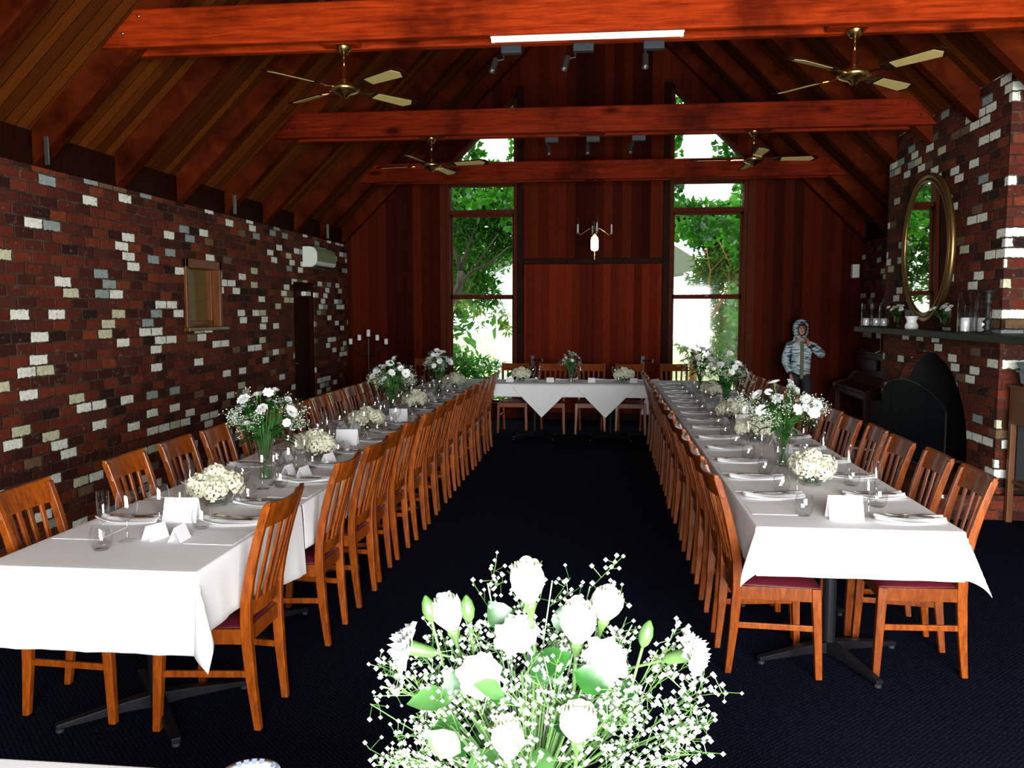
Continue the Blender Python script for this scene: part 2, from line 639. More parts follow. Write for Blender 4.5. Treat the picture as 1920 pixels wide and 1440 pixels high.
# back wall with two tall gable windows
def wl(x):
    return 6.2 - 0.98 * abs(x - XC)
A0, A1 = -2.44, -1.327       # first window
B0, B1 = 1.0, 2.15           # second window
SILL = 0.22
mb = MB()
y0, y1 = YB, YB + 0.22
mb.prism([(XL - .2, 0), (A0, 0), (A0, roof(A0) + .1), (XL - .2, roof(XL) + .1)], 'y', y0, y1)
mb.prism([(A0, 0), (A1, 0), (A1, SILL), (A0, SILL)], 'y', y0, y1)
mb.prism([(A0, wl(A0)), (A1, wl(A1)), (A1, roof(A1) + .1), (A0, roof(A0) + .1)], 'y', y0, y1)
mb.prism([(A1, 0), (B0, 0), (B0, roof(B0) + .1), (XC, roof(XC) + .1), (A1, roof(A1) + .1)], 'y', y0, y1)
mb.prism([(B0, 0), (B1, 0), (B1, SILL), (B0, SILL)], 'y', y0, y1)
mb.prism([(B0, wl(B0)), (B1, wl(B1)), (B1, roof(B1) + .1), (B0, roof(B0) + .1)], 'y', y0, y1)
mb.prism([(B1, 0), (XR + .2, 0), (XR + .2, roof(XR) + .1), (B1, roof(B1) + .1)], 'y', y0, y1)
struct('wall_back', mb, CEDAR, label='gable wall of dark red vertical cedar boards')


def garden_window(n, x0, x1, lab):
    w = sempty('window_%d' % n, (0, 0, 0), lab)
    yi, ya, yb2 = YB - 0.035, YB + 0.05, YB + 0.15
    fr = MB()
    t = 0.055
    for x, s in ((x0, 1), (x1, -1)):
        fr.prism([(x, SILL), (x + s * t, SILL), (x + s * t, wl(x + s * t)), (x, wl(x))], 'y', yi, yb2)
    fr.prism([(x0, wl(x0)), (x1, wl(x1)), (x1, wl(x1) - 0.07), (x0, wl(x0) - 0.07)], 'y', yi, yb2)
    fr.lim(x0, x1, yi - 0.02, yb2, SILL - 0.04, SILL + 0.03)
    fr.build('window_frame', FRAMEWOOD, w, bevel=0.004)
    # fixed rails
    rl = MB()
    rl.lim(x0 + t, x1 - t, ya, yb2, 3.19, 3.26)
    rl.lim(x0 + t, x1 - t, ya, yb2, 3.62, 3.70)
    rl.build('window_rail', FRAMEWOOD, w)
    for k, (za, zb, dy) in enumerate(((SILL + 0.03, 1.915, 0.0), (1.915, 3.19, 0.03))):
        sa = MB()
        a, b2 = x0 + t - 0.005, x1 - t + 0.005
        s = 0.035
        yy0, yy1 = ya + dy, ya + dy + 0.035
        sa.lim(a, a + s, yy0, yy1, za, zb)
        sa.lim(b2 - s, b2, yy0, yy1, za, zb)
        sa.lim(a, b2, yy0, yy1, za, za + 0.03)
        sa.lim(a, b2, yy0, yy1, zb - 0.04, zb)
        so = sa.build('sash', FRAMEWOOD, w, bevel=0.003)
        if k == 0:
            MB().box(((a + b2) / 2, yy0 - 0.01, zb + 0.005), (0.06, 0.03, 0.025)).build('sash_catch', IRON, so, bevel=0.004)
        MB().lim(a + s, b2 - s, yy0 + 0.014, yy0 + 0.02, za + 0.03, zb - 0.04).build('pane', PANE, so)
    MB().lim(x0 + t, x1 - t, ya + 0.03, ya + 0.036, 3.26, 3.62).build('pane', PANE, w)
    MB().prism([(x0 + t, 3.70), (x1 - t, 3.70), (x1 - t, wl(x1 - t) - 0.07), (x0 + t, wl(x0 + t) - 0.07)], 'y', ya + 0.03, ya + 0.036).build('pane', PANE, w)
    return w


garden_window(1, A0, A1, 'tall sloping-headed garden window beside the candle stand')
garden_window(2, B0, B1, 'tall sloping-headed garden window beside the standing person')
# dark posts either side of the double doors, header rail
tn = 1
for (x0, x1, za, zb, mt) in ((A1, A1 + 0.10, 0, 5.1, DARKWOOD), (B0 - 0.10, B0, 0, 5.1, DARKWOOD), (A1 + 0.10, B0 - 0.10, 2.42, 2.50, DARKWOOD),
                             (A0 - 0.10, A0, 0, 3.95, FRAMEWOOD), (B1, B1 + 0.12, 0, 3.85, FRAMEWOOD)):
    struct('trim_%d' % tn, MB().lim(x0, x1, YB - 0.06, YB - 0.002, za, zb), mt, bevel=0.004)
    tn += 1
struct('baseboard_back', MB().lim(A1 + .1, B0 - .1, YB - 0.075, YB - 0.045, 0, 0.11), DARKWOOD)
# double timber doors with black pull handles
DCEDAR = boards('door boards', 0, 0.118, [(0.0, (0.07, 0.008, 0.003)), (0.35, (0.12, 0.013, 0.0045)), (0.7, (0.17, 0.019, 0.006)), (1.0, (0.09, 0.009, 0.0035))], (16, 16, 0.8), 0.7, gap=0.012, spec=0.03)
dn = 1
for x0, x1, hx in ((A1 + 0.11, -0.158, -1.08), (-0.152, B0 - 0.11, 0.62)):
    d = sempty('door_%d' % (dn + 1), (0, 0, 0), 'red cedar board door behind the head table')
    MB().lim(x0, x1, YB - 0.045, YB - 0.004, 0.03, 2.41).build('door_leaf', DCEDAR, d, bevel=0.003)
    h = MB()
    h.tube([(hx, YB - 0.075, 0.93), (hx + 0.14, YB - 0.085, 0.93)], 0.013, 8)
    h.box((hx, YB - 0.055, 0.92), (0.05, 0.02, 0.16))
    h.box((hx + 0.15, YB - 0.06, 0.925), (0.03, 0.03, 0.05))
    h.build('door_handle', IRON, d)
    dn += 1

# ceiling slabs, ridge, rafters, blocking
mb = MB()
e = 0.35
for s in (-1, 1):
    xo = XC + s * (HW + e)
    mb.prism([(xo, roof(xo)), (XC, roof(XC)), (XC, roof(XC) + 0.12), (xo, roof(xo) + 0.12)], 'y', YF - 0.3, YB + 0.35)
struct('ceiling', mb, CEILBOARD, label='steep ceiling of dark timber boards')
mb = MB()
for s in (-1, 1):
    xa = XC + s * (HW + 0.02)
    mb.lim(min(xa, xa + s * 0.05), max(xa, xa + s * 0.05), YF, YB, 2.70, 3.02)
struct('trim_%d' % tn, mb, DARKWOOD)
tn += 1
RY = [5.865 + 1.04 * k for k in range(-8, 8)]
RT = 0.13
rn = 0
for k, y in enumerate(RY):
    if y < YF + 0.1:
        continue
    for s in (-1, 1):
        xo = XC + s * HW
        mb = MB()
        ya, yb2 = y - RT / 2, y + RT / 2
        mb.prism([(xo, roof(xo) - 0.27), (XC + s * 0.03, roof(XC) - 0.27), (XC + s * 0.03, roof(XC) - 0.005), (xo, roof(xo) - 0.005)], 'y', ya, yb2)
        o = struct('rafter', mb, RAFTER, label='dark stained timber rafter', bevel=0.005)
        if s < 0 and k in (8, 11, 14):      # galvanised straps where the tie-beam rafters meet the brick wall
            MB().lim(XL + 0.10, XL + 0.135, ya - 0.012, ya, 2.73, 2.93).build('bracket', DULLSTEEL, o, bevel=0.002)

# ------------------------------------------------------------------ tie beams with bolts
BY = [RY[8], RY[11], RY[14]]
for n, (y, lab) in enumerate(zip(BY, ('thick red-stained tie beam across the top of the picture', 'red-stained tie beam in the middle of the roof', 'dark tie beam crossing the garden windows'))):
    mb = MB()
    zb, zt = 3.50, 3.755
    def xe(z):
        return HW - (z - 2.80) / 0.98 + 0.13
    mb.prism([(XC - xe(zb), zb), (XC + xe(zb), zb), (XC + xe(zt), zt), (XC - xe(zt), zt)], 'y', y - RT / 2 - 0.075, y - RT / 2 - 0.002)
    mb.prism([(XC - xe(zb), zb), (XC + xe(zb), zb), (XC + xe(zt), zt), (XC - xe(zt), zt)], 'y', y + RT / 2 + 0.002, y + RT / 2 + 0.075)
    for bx in (-1.80, -0.12, 1.55):     # packing blocks between the two planks
        mb.lim(bx - 0.13, bx + 0.13, y - RT / 2 - 0.002, y + RT / 2 + 0.002, zb + 0.002, zt - 0.01)
    b = struct('tie_beam', mb, BEAM if n == 0 else BEAM_SHADED, label=lab, bevel=0.012)
    for s in (-1, 1):
        for dx, z in ((3.05, 3.70), (3.17, 3.59)):
            x = XC + s * dx
            MB().lathe([(0.011, 0), (0.011, 0.012), (0.004, 0.018)], 8, M=Matrix.Translation((x, y - RT / 2 - 0.075, z)) @ rotmat((0, 0, 1), (0, -1, 0))).build('bolt', STEEL, b)

# fluorescent tube under the first beam, behind its lower edge
t = thing('tube_light', 'long white fluorescent tube under the thick front beam', 'light', (-0.122, 5.762, 3.4545), R(0.0))
MB().lim(-0.63, 0.63, -0.012, 0.012, 0.030, 0.0455).build('batten', WHITEP, t, bevel=0.003)
TUBE = plain('lit tube', (0.9, 0.9, 0.9), 0.3, emit=(1, 1, 0.97), estr=0.7)
MB().tube([(-0.60, 0, 0.018), (0.60, 0, 0.018)], 0.011, 10).build('tube', TUBE, t, smooth=True)
for s in (-1, 1):
    MB().box((s * 0.613, 0, 0.022), (0.024, 0.026, 0.036)).build('end_cap', WHITEP, t, bevel=0.004)


# track spotlights
def spotlight(x, y, z, ax, lab):
    t = thing('spotlight', lab, 'spotlight', (x, y, z), 0, 'spotlights under the tie beams')
    MB().lim(-0.015, 0.125, -0.03, 0.03, -0.055, 0).build('transformer_box', DGREY, t, bevel=0.005)
    MB().tube([(0, 0, -0.05), (0, 0, -0.09), (ax * 0.2, -0.01, -0.10)], 0.006, 6).build('arm', BLACK, t)
    M = Matrix.Translation((ax * 0.25, -0.02, -0.13)) @ rotmat((0, 0, 1), (ax, -0.35, -1.0))
    MB().lathe([(0.016, -0.05), (0.02, -0.045), (0.02, 0.045), (0.024, 0.055), (0.02, 0.055), (0.0, 0.03)], 12, M=M).build('lamp_head', DULLSTEEL, t, smooth=True)
    return t


zsp = 3.54
for x, ax, w in ((-0.69, -0.25, 'first'), (-0.2, -0.25, 'second'), (0.27, 0.0, 'third')):
    spotlight(x, BY[0] + 0.10, 3.499, ax, '%s grey spotlight from the brick-wall end of the front beam' % w)
for x, ax, w in ((-0.60, 0.1, 'first'), (-0.17, 0.0, 'second'), (0.30, -0.1, 'third')):
    spotlight(x, BY[1] + 0.10, 3.499, ax, '%s grey spotlight from the brick-wall end of the middle beam' % w)


# ceiling fans
def fan(lab, loc, rz):
    f = thing('ceiling_fan', lab, 'ceiling fan', loc, rz, 'ceiling fans on the tie beams')
    MB().lathe([(0.055, 0), (0.055, -0.01), (0.03, -0.05), (0.012, -0.055)], 16).build('canopy', BRASS, f, smooth=True)
    MB().tube([(0, 0, -0.05), (0, 0, -0.165)], 0.009, 8).build('rod', BRASS, f, smooth=True)
    MB().lathe([(0.014, -0.13), (0.020, -0.14), (0.024, -0.22), (0.045, -0.235), (0.060, -0.25), (0.095, -0.262), (0.105, -0.275), (0.105, -0.295), (0.08, -0.312), (0.035, -0.325), (0.02, -0.345), (0.006, -0.35)], 20).build('motor', BRASS, f, smooth=True)
    for k in range(4):
        M = Matrix.Rotation(k * math.pi / 2, 4, 'Z') @ Matrix.Translation((0, 0, -0.285)) @ Matrix.Rotation(R(-13), 4, 'X')
        br = MB().box((0.15, 0, 0), (0.13, 0.03, 0.006), M).box((0.215, 0, 0), (0.03, 0.09, 0.006), M).build('blade_bracket', BRASS, f)
        ol = [(0.20, -0.045), (0.56, -0.066), (0.615, -0.055), (0.635, 0), (0.615, 0.055), (0.56, 0.066), (0.20, 0.045)]
        bl = MB()
        bl.add([(u, w, 0.004) for u, w in ol] + [(u, w, 0.012) for u, w in ol], [tuple(range(7)), tuple(range(13, 6, -1))] + [(i, i + 7, (i + 1) % 7 + 7, (i + 1) % 7) for i in range(7)], M)
        bo = bl.build('blade', DARKWOOD, f, bevel=0.002)
        il = [(0.27, -0.038), (0.56, -0.050), (0.595, 0), (0.56, 0.050), (0.27, 0.038)]
        ib = MB()
        ib.add([(u, w, 0.0005) for u, w in il] + [(u, w, 0.0035) for u, w in il], [tuple(range(5)), tuple(range(9, 4, -1))] + [(i, i + 5, (i + 1) % 5 + 5, (i + 1) % 5) for i in range(5)], M)
        ib.build('cane_panel', CANE, bo)
    return f


CANE = wood('woven cane panel', (0.30, 0.22, 0.07), (0.50, 0.40, 0.15), (60, 60, 60), 8, 0.5)
FB = plain('blackened brass', (0.10, 0.07, 0.03), 0.3, 1.0)
fan('brass ceiling fan on the front beam nearer the brick wall', (-1.78, BY[0] + 0.0, 3.50), R(-37))
fan('brass ceiling fan on the front beam nearer the chimney', (1.60, BY[0] + 0.0, 3.50), R(-50))
fan('brass ceiling fan on the middle beam nearer the brick wall', (-1.80, BY[1], 3.50), R(-12))
fan('brass ceiling fan on the middle beam nearer the chimney', (1.50, BY[1], 3.50), R(0))

# ------------------------------------------------------------------ chandelier with one lit glass
c = thing('chandelier', 'brass chandelier with one lit white glass before the timber doors', 'chandelier', (XC, BY[2] - 0.05, 3.50))
LAMP = plain('lit lamp glass', (1, 1, 1), 0.3, emit=(1.0, 0.97, 0.9), estr=6.0)
mb = MB()
for k in range(16):
    z = -0.03 - k * 0.034
    M = Matrix.Translation((0, 0, z)) @ Matrix.Rotation(k * math.pi / 2, 4, 'Z')
    pts = [(0.010 * math.cos(a), 0, 0.021 * math.sin(a)) for a in [i * math.pi / 4 for i in range(9)]]
    mb.tube(pts, 0.0022, 4, M=M)
mb.build('chain', FB, c)
MB().lathe([(0.03, 0), (0.03, -0.012), (0.008, -0.03)], 12).build('ceiling_rose', FB, c, smooth=True)
MB().lathe([(0.004, -0.56), (0.010, -0.58), (0.006, -0.62), (0.022, -0.66), (0.012, -0.70), (0.03, -0.73), (0.036, -0.75), (0.01, -0.76)], 12).build('body', BRASS, c, smooth=True)
MB().lathe([(0.012, -0.755), (0.045, -0.79), (0.052, -0.83), (0.052, -0.94), (0.045, -0.965), (0.012, -0.975)], 16).build('lit_glass', LAMP, c, smooth=True)
MB().lathe([(0.016, -0.972), (0.008, -1.0), (0.012, -1.03), (0.005, -1.06), (0.009, -1.09), (0.002, -1.11)], 10).build('finial', BRASS, c, smooth=True)
for k in range(4):
    a = R(8) + k * math.pi / 2
    d = Vector((math.cos(a), math.sin(a), 0))
    ar = MB().tube([d * 0.012 + Vector((0, 0, -0.68)), d * 0.07 + Vector((0, 0, -0.665)), d * 0.14 + Vector((0, 0, -0.71)), d * 0.20 + Vector((0, 0, -0.76)), d * 0.235 + Vector((0, 0, -0.74))], 0.006, 6).build('arm', FB if k else BRASS, c, smooth=True)
    p = d * 0.235
    MB().lathe([(0.006, -0.745), (0.024, -0.735), (0.024, -0.725), (0.010, -0.72)], 10, c=p).build('cup', BRASS, ar, smooth=True)
    MB().lathe([(0.016, -0.72), (0.018, -0.66), (0.013, -0.60), (0.012, -0.52)], 10, c=p, cap=False).build('glass_chimney', GLASS, ar, smooth=True)
    MB().tube([p + Vector((0, 0, -0.72)), p + Vector((0, 0, -0.61))], 0.007, 8).build('candle', WAX, ar)

# ------------------------------------------------------------------ brick-wall niche, door, air conditioner
w = sempty('window_3', (0, 0, 0), 'small timber-framed hatch window in the brick wall')
GOLD = wood('varnished hatch board', (0.085, 0.045, 0.003), (0.15, 0.085, 0.006), (1, 1.5, 12), 3, 0.3, spec=0.4)
HATCH = wood('varnished hatch frame', (0.10, 0.030, 0.006), (0.18, 0.055, 0.012), (5, 5, 1), 5, 0.35, spec=0.2)
mb = MB()
y0, y1, z0, z1 = NI
for a, b2 in ((y0, y0 + 0.05), (y1 - 0.05, y1)):
    mb.lim(XL - 0.13, XL + 0.025, a, b2, z0, z1)
mb.lim(XL - 0.13, XL + 0.025, y0, y1, z1 - 0.09, z1)
mb.build('window_frame', HATCH, w, bevel=0.006)
mb = MB()
for a, b2 in ((y0 + 0.05, y0 + 0.075), (y1 - 0.075, y1 - 0.05)):
    mb.lim(XL - 0.13, XL - 0.06, a, b2, z0, z1 - 0.09)
mb.lim(XL - 0.13, XL - 0.06, y0 + 0.05, y1 - 0.05, z0 + 0.02, z0 + 0.06)
mb.build('window_bead', HATCH, w, bevel=0.004)
MB().lim(XL - 0.135, XL - 0.11, y0 + 0.05, y1 - 0.05, z0, z1 - 0.09).build('window_panel', GOLD, w)
MB().lim(XL - 0.13, XL + 0.06, y0 - 0.03, y1 + 0.08, z0 - 0.035, z0).build('window_sill', GOLD, w, bevel=0.005)

d = sempty('door_1', (0, 0, 0), 'dark timber door in the brick wall under the air conditioner')
MB().lim(XL - 0.12, XL - 0.075, DO[0] + 0.03, DO[1] - 0.03, 0.01, DO[3] - 0.03).build('door_leaf', DOORWOOD, d, bevel=0.004)
mb = MB()
mb.lim(XL - 0.14, XL - 0.02, DO[0], DO[0] + 0.03, 0, DO[3])
mb.lim(XL - 0.14, XL - 0.02, DO[1] - 0.03, DO[1], 0, DO[3])
mb.lim(XL - 0.14, XL - 0.02, DO[0], DO[1], DO[3] - 0.03, DO[3])
mb.build('door_frame', DOORWOOD, d)
mb = MB().tube([(XL - 0.075, 11.02, 0.99), (XL - 0.03, 11.02, 0.99), (XL - 0.025, 11.12, 0.99)], 0.011, 8)
mb.build('door_handle', STEEL, d, smooth=True)
mb = MB().lim(XL - 0.075, XL - 0.01, 11.42, 11.64, 1.90, 1.96).build('door_closer', WHITEP, d, bevel=0.006)
MB().tube([(XL - 0.01, 11.5, 1.965), (XL + 0.20, 11.62, 2.03), (XL + 0.02, 11.99, 2.045)], 0.009, 6).build('closer_arm', STEEL, mb)

a = thing('air_conditioner', 'white wall air conditioner above the dark door', 'air conditioner', (XL, 11.30, 2.29))
prof = [(0.0, 0.0), (0.13, 0.0), (0.185, 0.04), (0.20, 0.10), (0.195, 0.20), (0.165, 0.255), (0.11, 0.275), (0.0, 0.275)]
MB().prism(prof, 'y', 0.0, 0.86).build('body', WHITEP, a, bevel=0.006)
ACF = plain('greenish grey front panel', (0.22, 0.27, 0.14), 0.35)
MB().prism([(0.196, 0.075), (0.206, 0.105), (0.201, 0.2), (0.172, 0.255), (0.16, 0.25), (0.19, 0.19)], 'y', 0.02, 0.84).build('front_panel', ACF, a, bevel=0.003)
MB().lim(0.10, 0.178, 0.05, 0.81, -0.004, 0.02).build('louvre', DGREY, a)

# ------------------------------------------------------------------ chimney breast, hearth, mantel
BX, BA, BB = 3.20, 7.28, 10.17
AC, AA, AZ, AH = 8.82, 1.0, 0.45, 0.85      # arch centre, half width, spring, rise
mb = MB()
zr = [roof(BX) + 0.05, roof(XR) + 0.05]
def pier(ya, yb2, za, zb):
    mb.prism([(BX, za), (XR, za), (XR, zb if zb < 2.9 else zr[1]), (BX, zb if zb < 2.9 else zr[0])], 'y', ya, yb2)
N = 14
ys = [AC - AA * math.cos(math.pi * i / N) for i in range(N + 1)]
zs = [AZ + AH * math.sin(math.pi * i / N) for i in range(N + 1)]
pier(BA, ys[0], 0, 9)
pier(ys[-1], BB, 0, 9)
front = []
for i in range(N):
    za, zb = zs[i], zs[i + 1]
    v = [(BX, ys[i], za), (BX, ys[i + 1], zb), (BX, ys[i + 1], zr[0]), (BX, ys[i], zr[0]),
         (XR, ys[i], za), (XR, ys[i + 1], zb), (XR, ys[i + 1], zr[1]), (XR, ys[i], zr[1])]
    mb.add(v, [(0, 1, 2, 3), (4, 7, 6, 5), (0, 4, 5, 1), (3, 2, 6, 7)])
cb = struct('wall_chimney', mb, BRICK, label='brick chimney breast with an arched fireplace', fix=True)
SOOT = plain('soot black', (0.004, 0.004, 0.005), 0.9)
MB().lim(XR - 0.06, XR - 0.02, AC - AA - 0.02, AC + AA + 0.02, 0, AZ + AH + 0.02).build('firebox_back', SOOT, cb)
mb = MB()
rs = [[(BX + 0.10, y, z - 0.004), (XR - 0.03, y, z - 0.004), (XR - 0.03, y, z - 0.001), (BX + 0.10, y, z - 0.001)] for y, z in zip(ys, zs)]
mb.rings(rs)
mb.lim(BX + 0.10, XR - 0.03, ys[0] + 0.001, ys[0] + 0.005, 0, AZ)
mb.lim(BX + 0.10, XR - 0.03, ys[-1] - 0.005, ys[-1] - 0.001, 0, AZ)
mb.build('firebox_lining', SOOT, cb)
HEARTHT = plain('cream hearth capping', (0.42, 0.40, 0.26), 0.6)
h = struct('hearth', MB().lim(2.72, XR, 7.2, BB + 0.05, 0.0, 0.20), BRICK, label='raised brick hearth under the chimney breast')
m = tag(MB().lim(2.93, BX - 0.002, 6.3, 10.38, 1.455, 1.515).build('mantel_shelf', wood('grey-green mantel timber', (0.020, 0.022, 0.016), (0.045, 0.048, 0.034), (6, 1, 6), 5, 0.55, spec=0.15), bevel=0.006), 'long dark grey mantel shelf on the chimney breast', 'shelf')
MB().lim(BX, XR - 0.002, 6.3, BA - 0.004, 1.455, 1.515).build('shelf_return', m.data.materials[0], m, bevel=0.006)

# oval mirror leaning on the breast
mr = thing('oval_mirror', 'tall oval gold-framed mirror on the chimney breast', 'mirror', (BX - 0.075, 8.73, 2.30))
mr.scale = (1, 0.93, 0.93)
mr.rotation_euler = (0, R(-0.8), R(1.5))
def oval(a, b2, x, n=48):
    return [Vector((x, a * math.cos(2 * math.pi * k / n), b2 * math.sin(2 * math.pi * k / n))) for k in range(n)]
MIRR = plain('mirror glass', (0.9, 0.9, 0.9), 0.01, 1.0)
MB().add(oval(0.56, 0.675, -0.02), [tuple(range(48))]).build('mirror_glass', MIRR, mr, fix=False)
for a, b2, r, x in ((0.575, 0.69, 0.024, -0.015), (0.625, 0.74, 0.03, -0.005)):
    pts = oval(a, b2, x)
    rs = []
    for k, p in enumerate(pts):
        nrm = Vector((0, p.y / a / a, p.z / b2 / b2)).normalized()
        rs.append([p + (Vector((-1, 0, 0)) * math.sin(t) + nrm * math.cos(t)) * r for t in [i * math.pi / 4 for i in range(8)]])
    rs.append(rs[0])
    MB().rings(rs, cap=False).build('frame_moulding', GOLDF, mr, smooth=True)
MB().lathe([(0.61, 0.0), (0.63, 0.02)], 48, M=Matrix.Rotation(R(90), 4, 'Y') @ Matrix.Diagonal((1.18, 1, 1, 1))).build('back_board', BLACK, mr)

# fire screen: three black arched leaves
t = thing('fire_screen', 'black arched folding fire screen before the fireplace', 'fire screen', (3.06, 8.93, 0.2))
FS = plain('black mesh', (0.004, 0.005, 0.010), 0.6, 0.0, 0.05)
def leaf(name, pts, M):
    mb = MB()
    n = len(pts)
    mb.add([(-0.006, u, w) for u, w in pts] + [(0.006, u, w) for u, w in pts], [tuple(range(n)), tuple(range(2 * n - 1, n - 1, -1))] + [(i, i + n, (i + 1) % n + n, (i + 1) % n) for i in range(n)], M)
    o = mb.build(name, FS, t)
    MB().tube([(0, u, w) for u, w in pts] + [(0, *pts[0])], 0.009, 6, M=M).build('rim', IRON, o)
def stop_(y):
    return 0.50 + 0.30 * math.sqrt(max(0.0, 1 - (y / 0.92) ** 2))


for ya, yb2, M in ((-0.45, 0.45, Matrix.Identity(4)), (-0.89, -0.455, Matrix.Translation((0, -0.455, 0)) @ Matrix.Rotation(R(5), 4, 'Z') @ Matrix.Translation((0, 0.455, 0))),
                   (0.455, 0.89, Matrix.Translation((0, 0.455, 0)) @ Matrix.Rotation(R(-5), 4, 'Z') @ Matrix.Translation((0, -0.455, 0)))):
    leaf('screen_panel', [(ya, 0.015), (yb2, 0.015)] + [(yb2 + (ya - yb2) * k / 12, stop_(yb2 + (ya - yb2) * k / 12)) for k in range(13)], M)
tk = thing('poker', 'grey iron poker leaning inside the fireplace arch', 'poker', (3.33, 8.0, 0.0))
MB().tube([(0, 0.0, 0.0), (0.02, -0.05, 0.42)], 0.008, 6).build('shaft', DULLSTEEL, tk)
MB().ball((0.02, -0.052, 0.44), 0.018, 8, 6).build('knob', DULLSTEEL, tk)

# dresser with grey tubs beside the chimney breast
dr = thing('dresser', 'brown timber dresser in front of the chimney breast end', 'dresser', (3.59, 6.93, 0.0))
BRW = wood('brown dresser panel', (0.11, 0.035, 0.008), (0.17, 0.06, 0.014), (5, 5, 1), 4, 0.45)
mb = MB()
for x in (-0.345, 0.195):
    for y in (-0.25, 0.20):
        mb.lim(x, x + 0.045, y, y + 0.045, 0, 0.80)
mb.lim(-0.345, 0.22, -0.24, 0.245, 0.80, 1.09)
mb.lim(-0.36, 0.235, -0.265, 0.26, 1.09, 1.11)
mb.lim(-0.32, 0.215, -0.22, 0.22, 0.32, 0.345)
mb.build('carcass', BRW, dr, bevel=0.003)
MB().lim(-0.30, 0.195, -0.252, -0.238, 0.815, 1.075).build('door_panel', BRW, dr, bevel=0.004)
MB().lim(-0.30, 0.195, 0.18, 0.20, 0.345, 0.80).build('inner_back', BLACK, dr)
TUB = plain('blue-grey plastic tub', (0.22, 0.27, 0.32), 0.4)
for k, lab in enumerate(('lower blue-grey tub stacked on the dresser', 'upper blue-grey tub stacked on the dresser')):
    tb = thing('plastic_tub', lab, 'tub', (3.50, 6.93, 1.112 + 0.062 * k), 0, 'grey tubs on the dresser')
    rs = []
    for sx, sy, z in ((0.21, 0.17, 0), (0.235, 0.19, 0.02), (0.25, 0.205, 0.115), (0.235, 0.19, 0.115), (0.22, 0.175, 0.066), (0.0, 0.0, 0.066)):
        rs.append([(sx * math.copysign(min(1, abs(1.25 * math.cos(a))), math.cos(a)), sy * math.copysign(min(1, abs(1.25 * math.sin(a))), math.sin(a)), z) for a in [2 * math.pi * i / 24 for i in range(24)]])
    MB().rings(rs, cap=False).add(rs[0], [tuple(range(24))]).build('tub_body', TUB, tb, smooth=False)
    rm = [(0.262 * math.copysign(min(1, abs(1.25 * math.cos(a))), math.cos(a)), 0.217 * math.copysign(min(1, abs(1.25 * math.sin(a))), math.sin(a)), 0.113) for a in [2 * math.pi * i / 24 for i in range(25)]]
    MB().tube(rm, 0.008, 5).build('rim', TUB, tb)


# things on the mantel
def hurricane(x, y, h, r, lab, zc=0.08):
    t = thing('glass_cylinder', lab, 'candle holder', (x, y, 1.515), 0, 'glass cylinders on the mantel')
    MB().lathe([(r * 0.98, 0.0), (r, 0.003), (r, h), (r - 0.004, h), (r - 0.004, 0.012)], 24, cap=False).build('cylinder', GLASS, t, smooth=True)
    MB().lathe([(r * 0.98, 0.0), (r - 0.003, 0.010)], 24).build('base', GLASS, t)
    cn = thing('pillar_candle', lab.replace('clear glass cylinder', 'white candle in glass cylinder'), 'candle', (x, y, 1.527), 0, 'pillar candles on the mantel')
    MB().lathe([(0.034, 0), (0.036, 0.004), (0.036, zc), (0.030, zc + 0.003), (0.01, zc)], 16).build('wax', WAX, cn, smooth=True)
    MB().tube([(0, 0, zc), (0.001, 0, zc + 0.012)], 0.0012, 5).build('wick', BLACK, cn)
    return t


for x, y, h, nm in ((3.02, 10.24, 0.27, 'front'), (3.09, 10.10, 0.27, 'middle'), (3.12, 9.93, 0.24, 'rear')):
    hurricane(x, y, h, 0.055, 'clear glass cylinder, %s of three at garden end of mantel' % nm)
for x, y, h, nm in ((3.01, 7.50, 0.33, 'front'), (3.10, 7.39, 0.33, 'middle'), (3.12, 7.63, 0.30, 'rear')):
    hurricane(x, y, h, 0.062, 'clear glass cylinder, %s of three beside black candlestick' % nm, 0.11)
t = tag(MB().lathe([(0.001, 0), (0.045, 0), (0.048, 0.01), (0.03, 0.02), (0.018, 0.03), (0.036, 0.05), (0.018, 0.072), (0.036, 0.095), (0.018, 0.118), (0.012, 0.13), (0.012, 0.22), (0.018, 0.235), (0.034, 0.256), (0.018, 0.278), (0.034, 0.30), (0.016, 0.32), (0.05, 0.335), (0.05, 0.343), (0.001, 0.343)], 16, c=(3.05, 7.18, 1.515)).build('candlestick', BLACK, smooth=True), 'black turned candlestick standing on the mantel', 'candlestick')
t = tag(MB().lathe([(0.001, 0), (0.055, 0), (0.062, 0.01), (0.064, 0.035), (0.05, 0.062), (0.045, 0.078), (0.058, 0.115), (0.066, 0.128), (0.055, 0.125), (0.04, 0.10), (0.001, 0.095)], 20, c=(3.05, 8.86, 1.515)).build('oil_burner', CERAM, smooth=True), 'white waisted ceramic oil burner on the mantel', 'oil burner')
# wall speaker, brass rod lamp by the piano
t = thing('wall_speaker', 'small white speaker on the back wall above the piano', 'speaker', (3.72, YB - 0.10, 2.22))
MB().box((0, 0, 0.06), (0.10, 0.10, 0.20)).build('cabinet', WHITEP, t, bevel=0.008)
MB().box((0, 0.075, 0.06), (0.04, 0.05, 0.06)).build('bracket', BLACK, t)

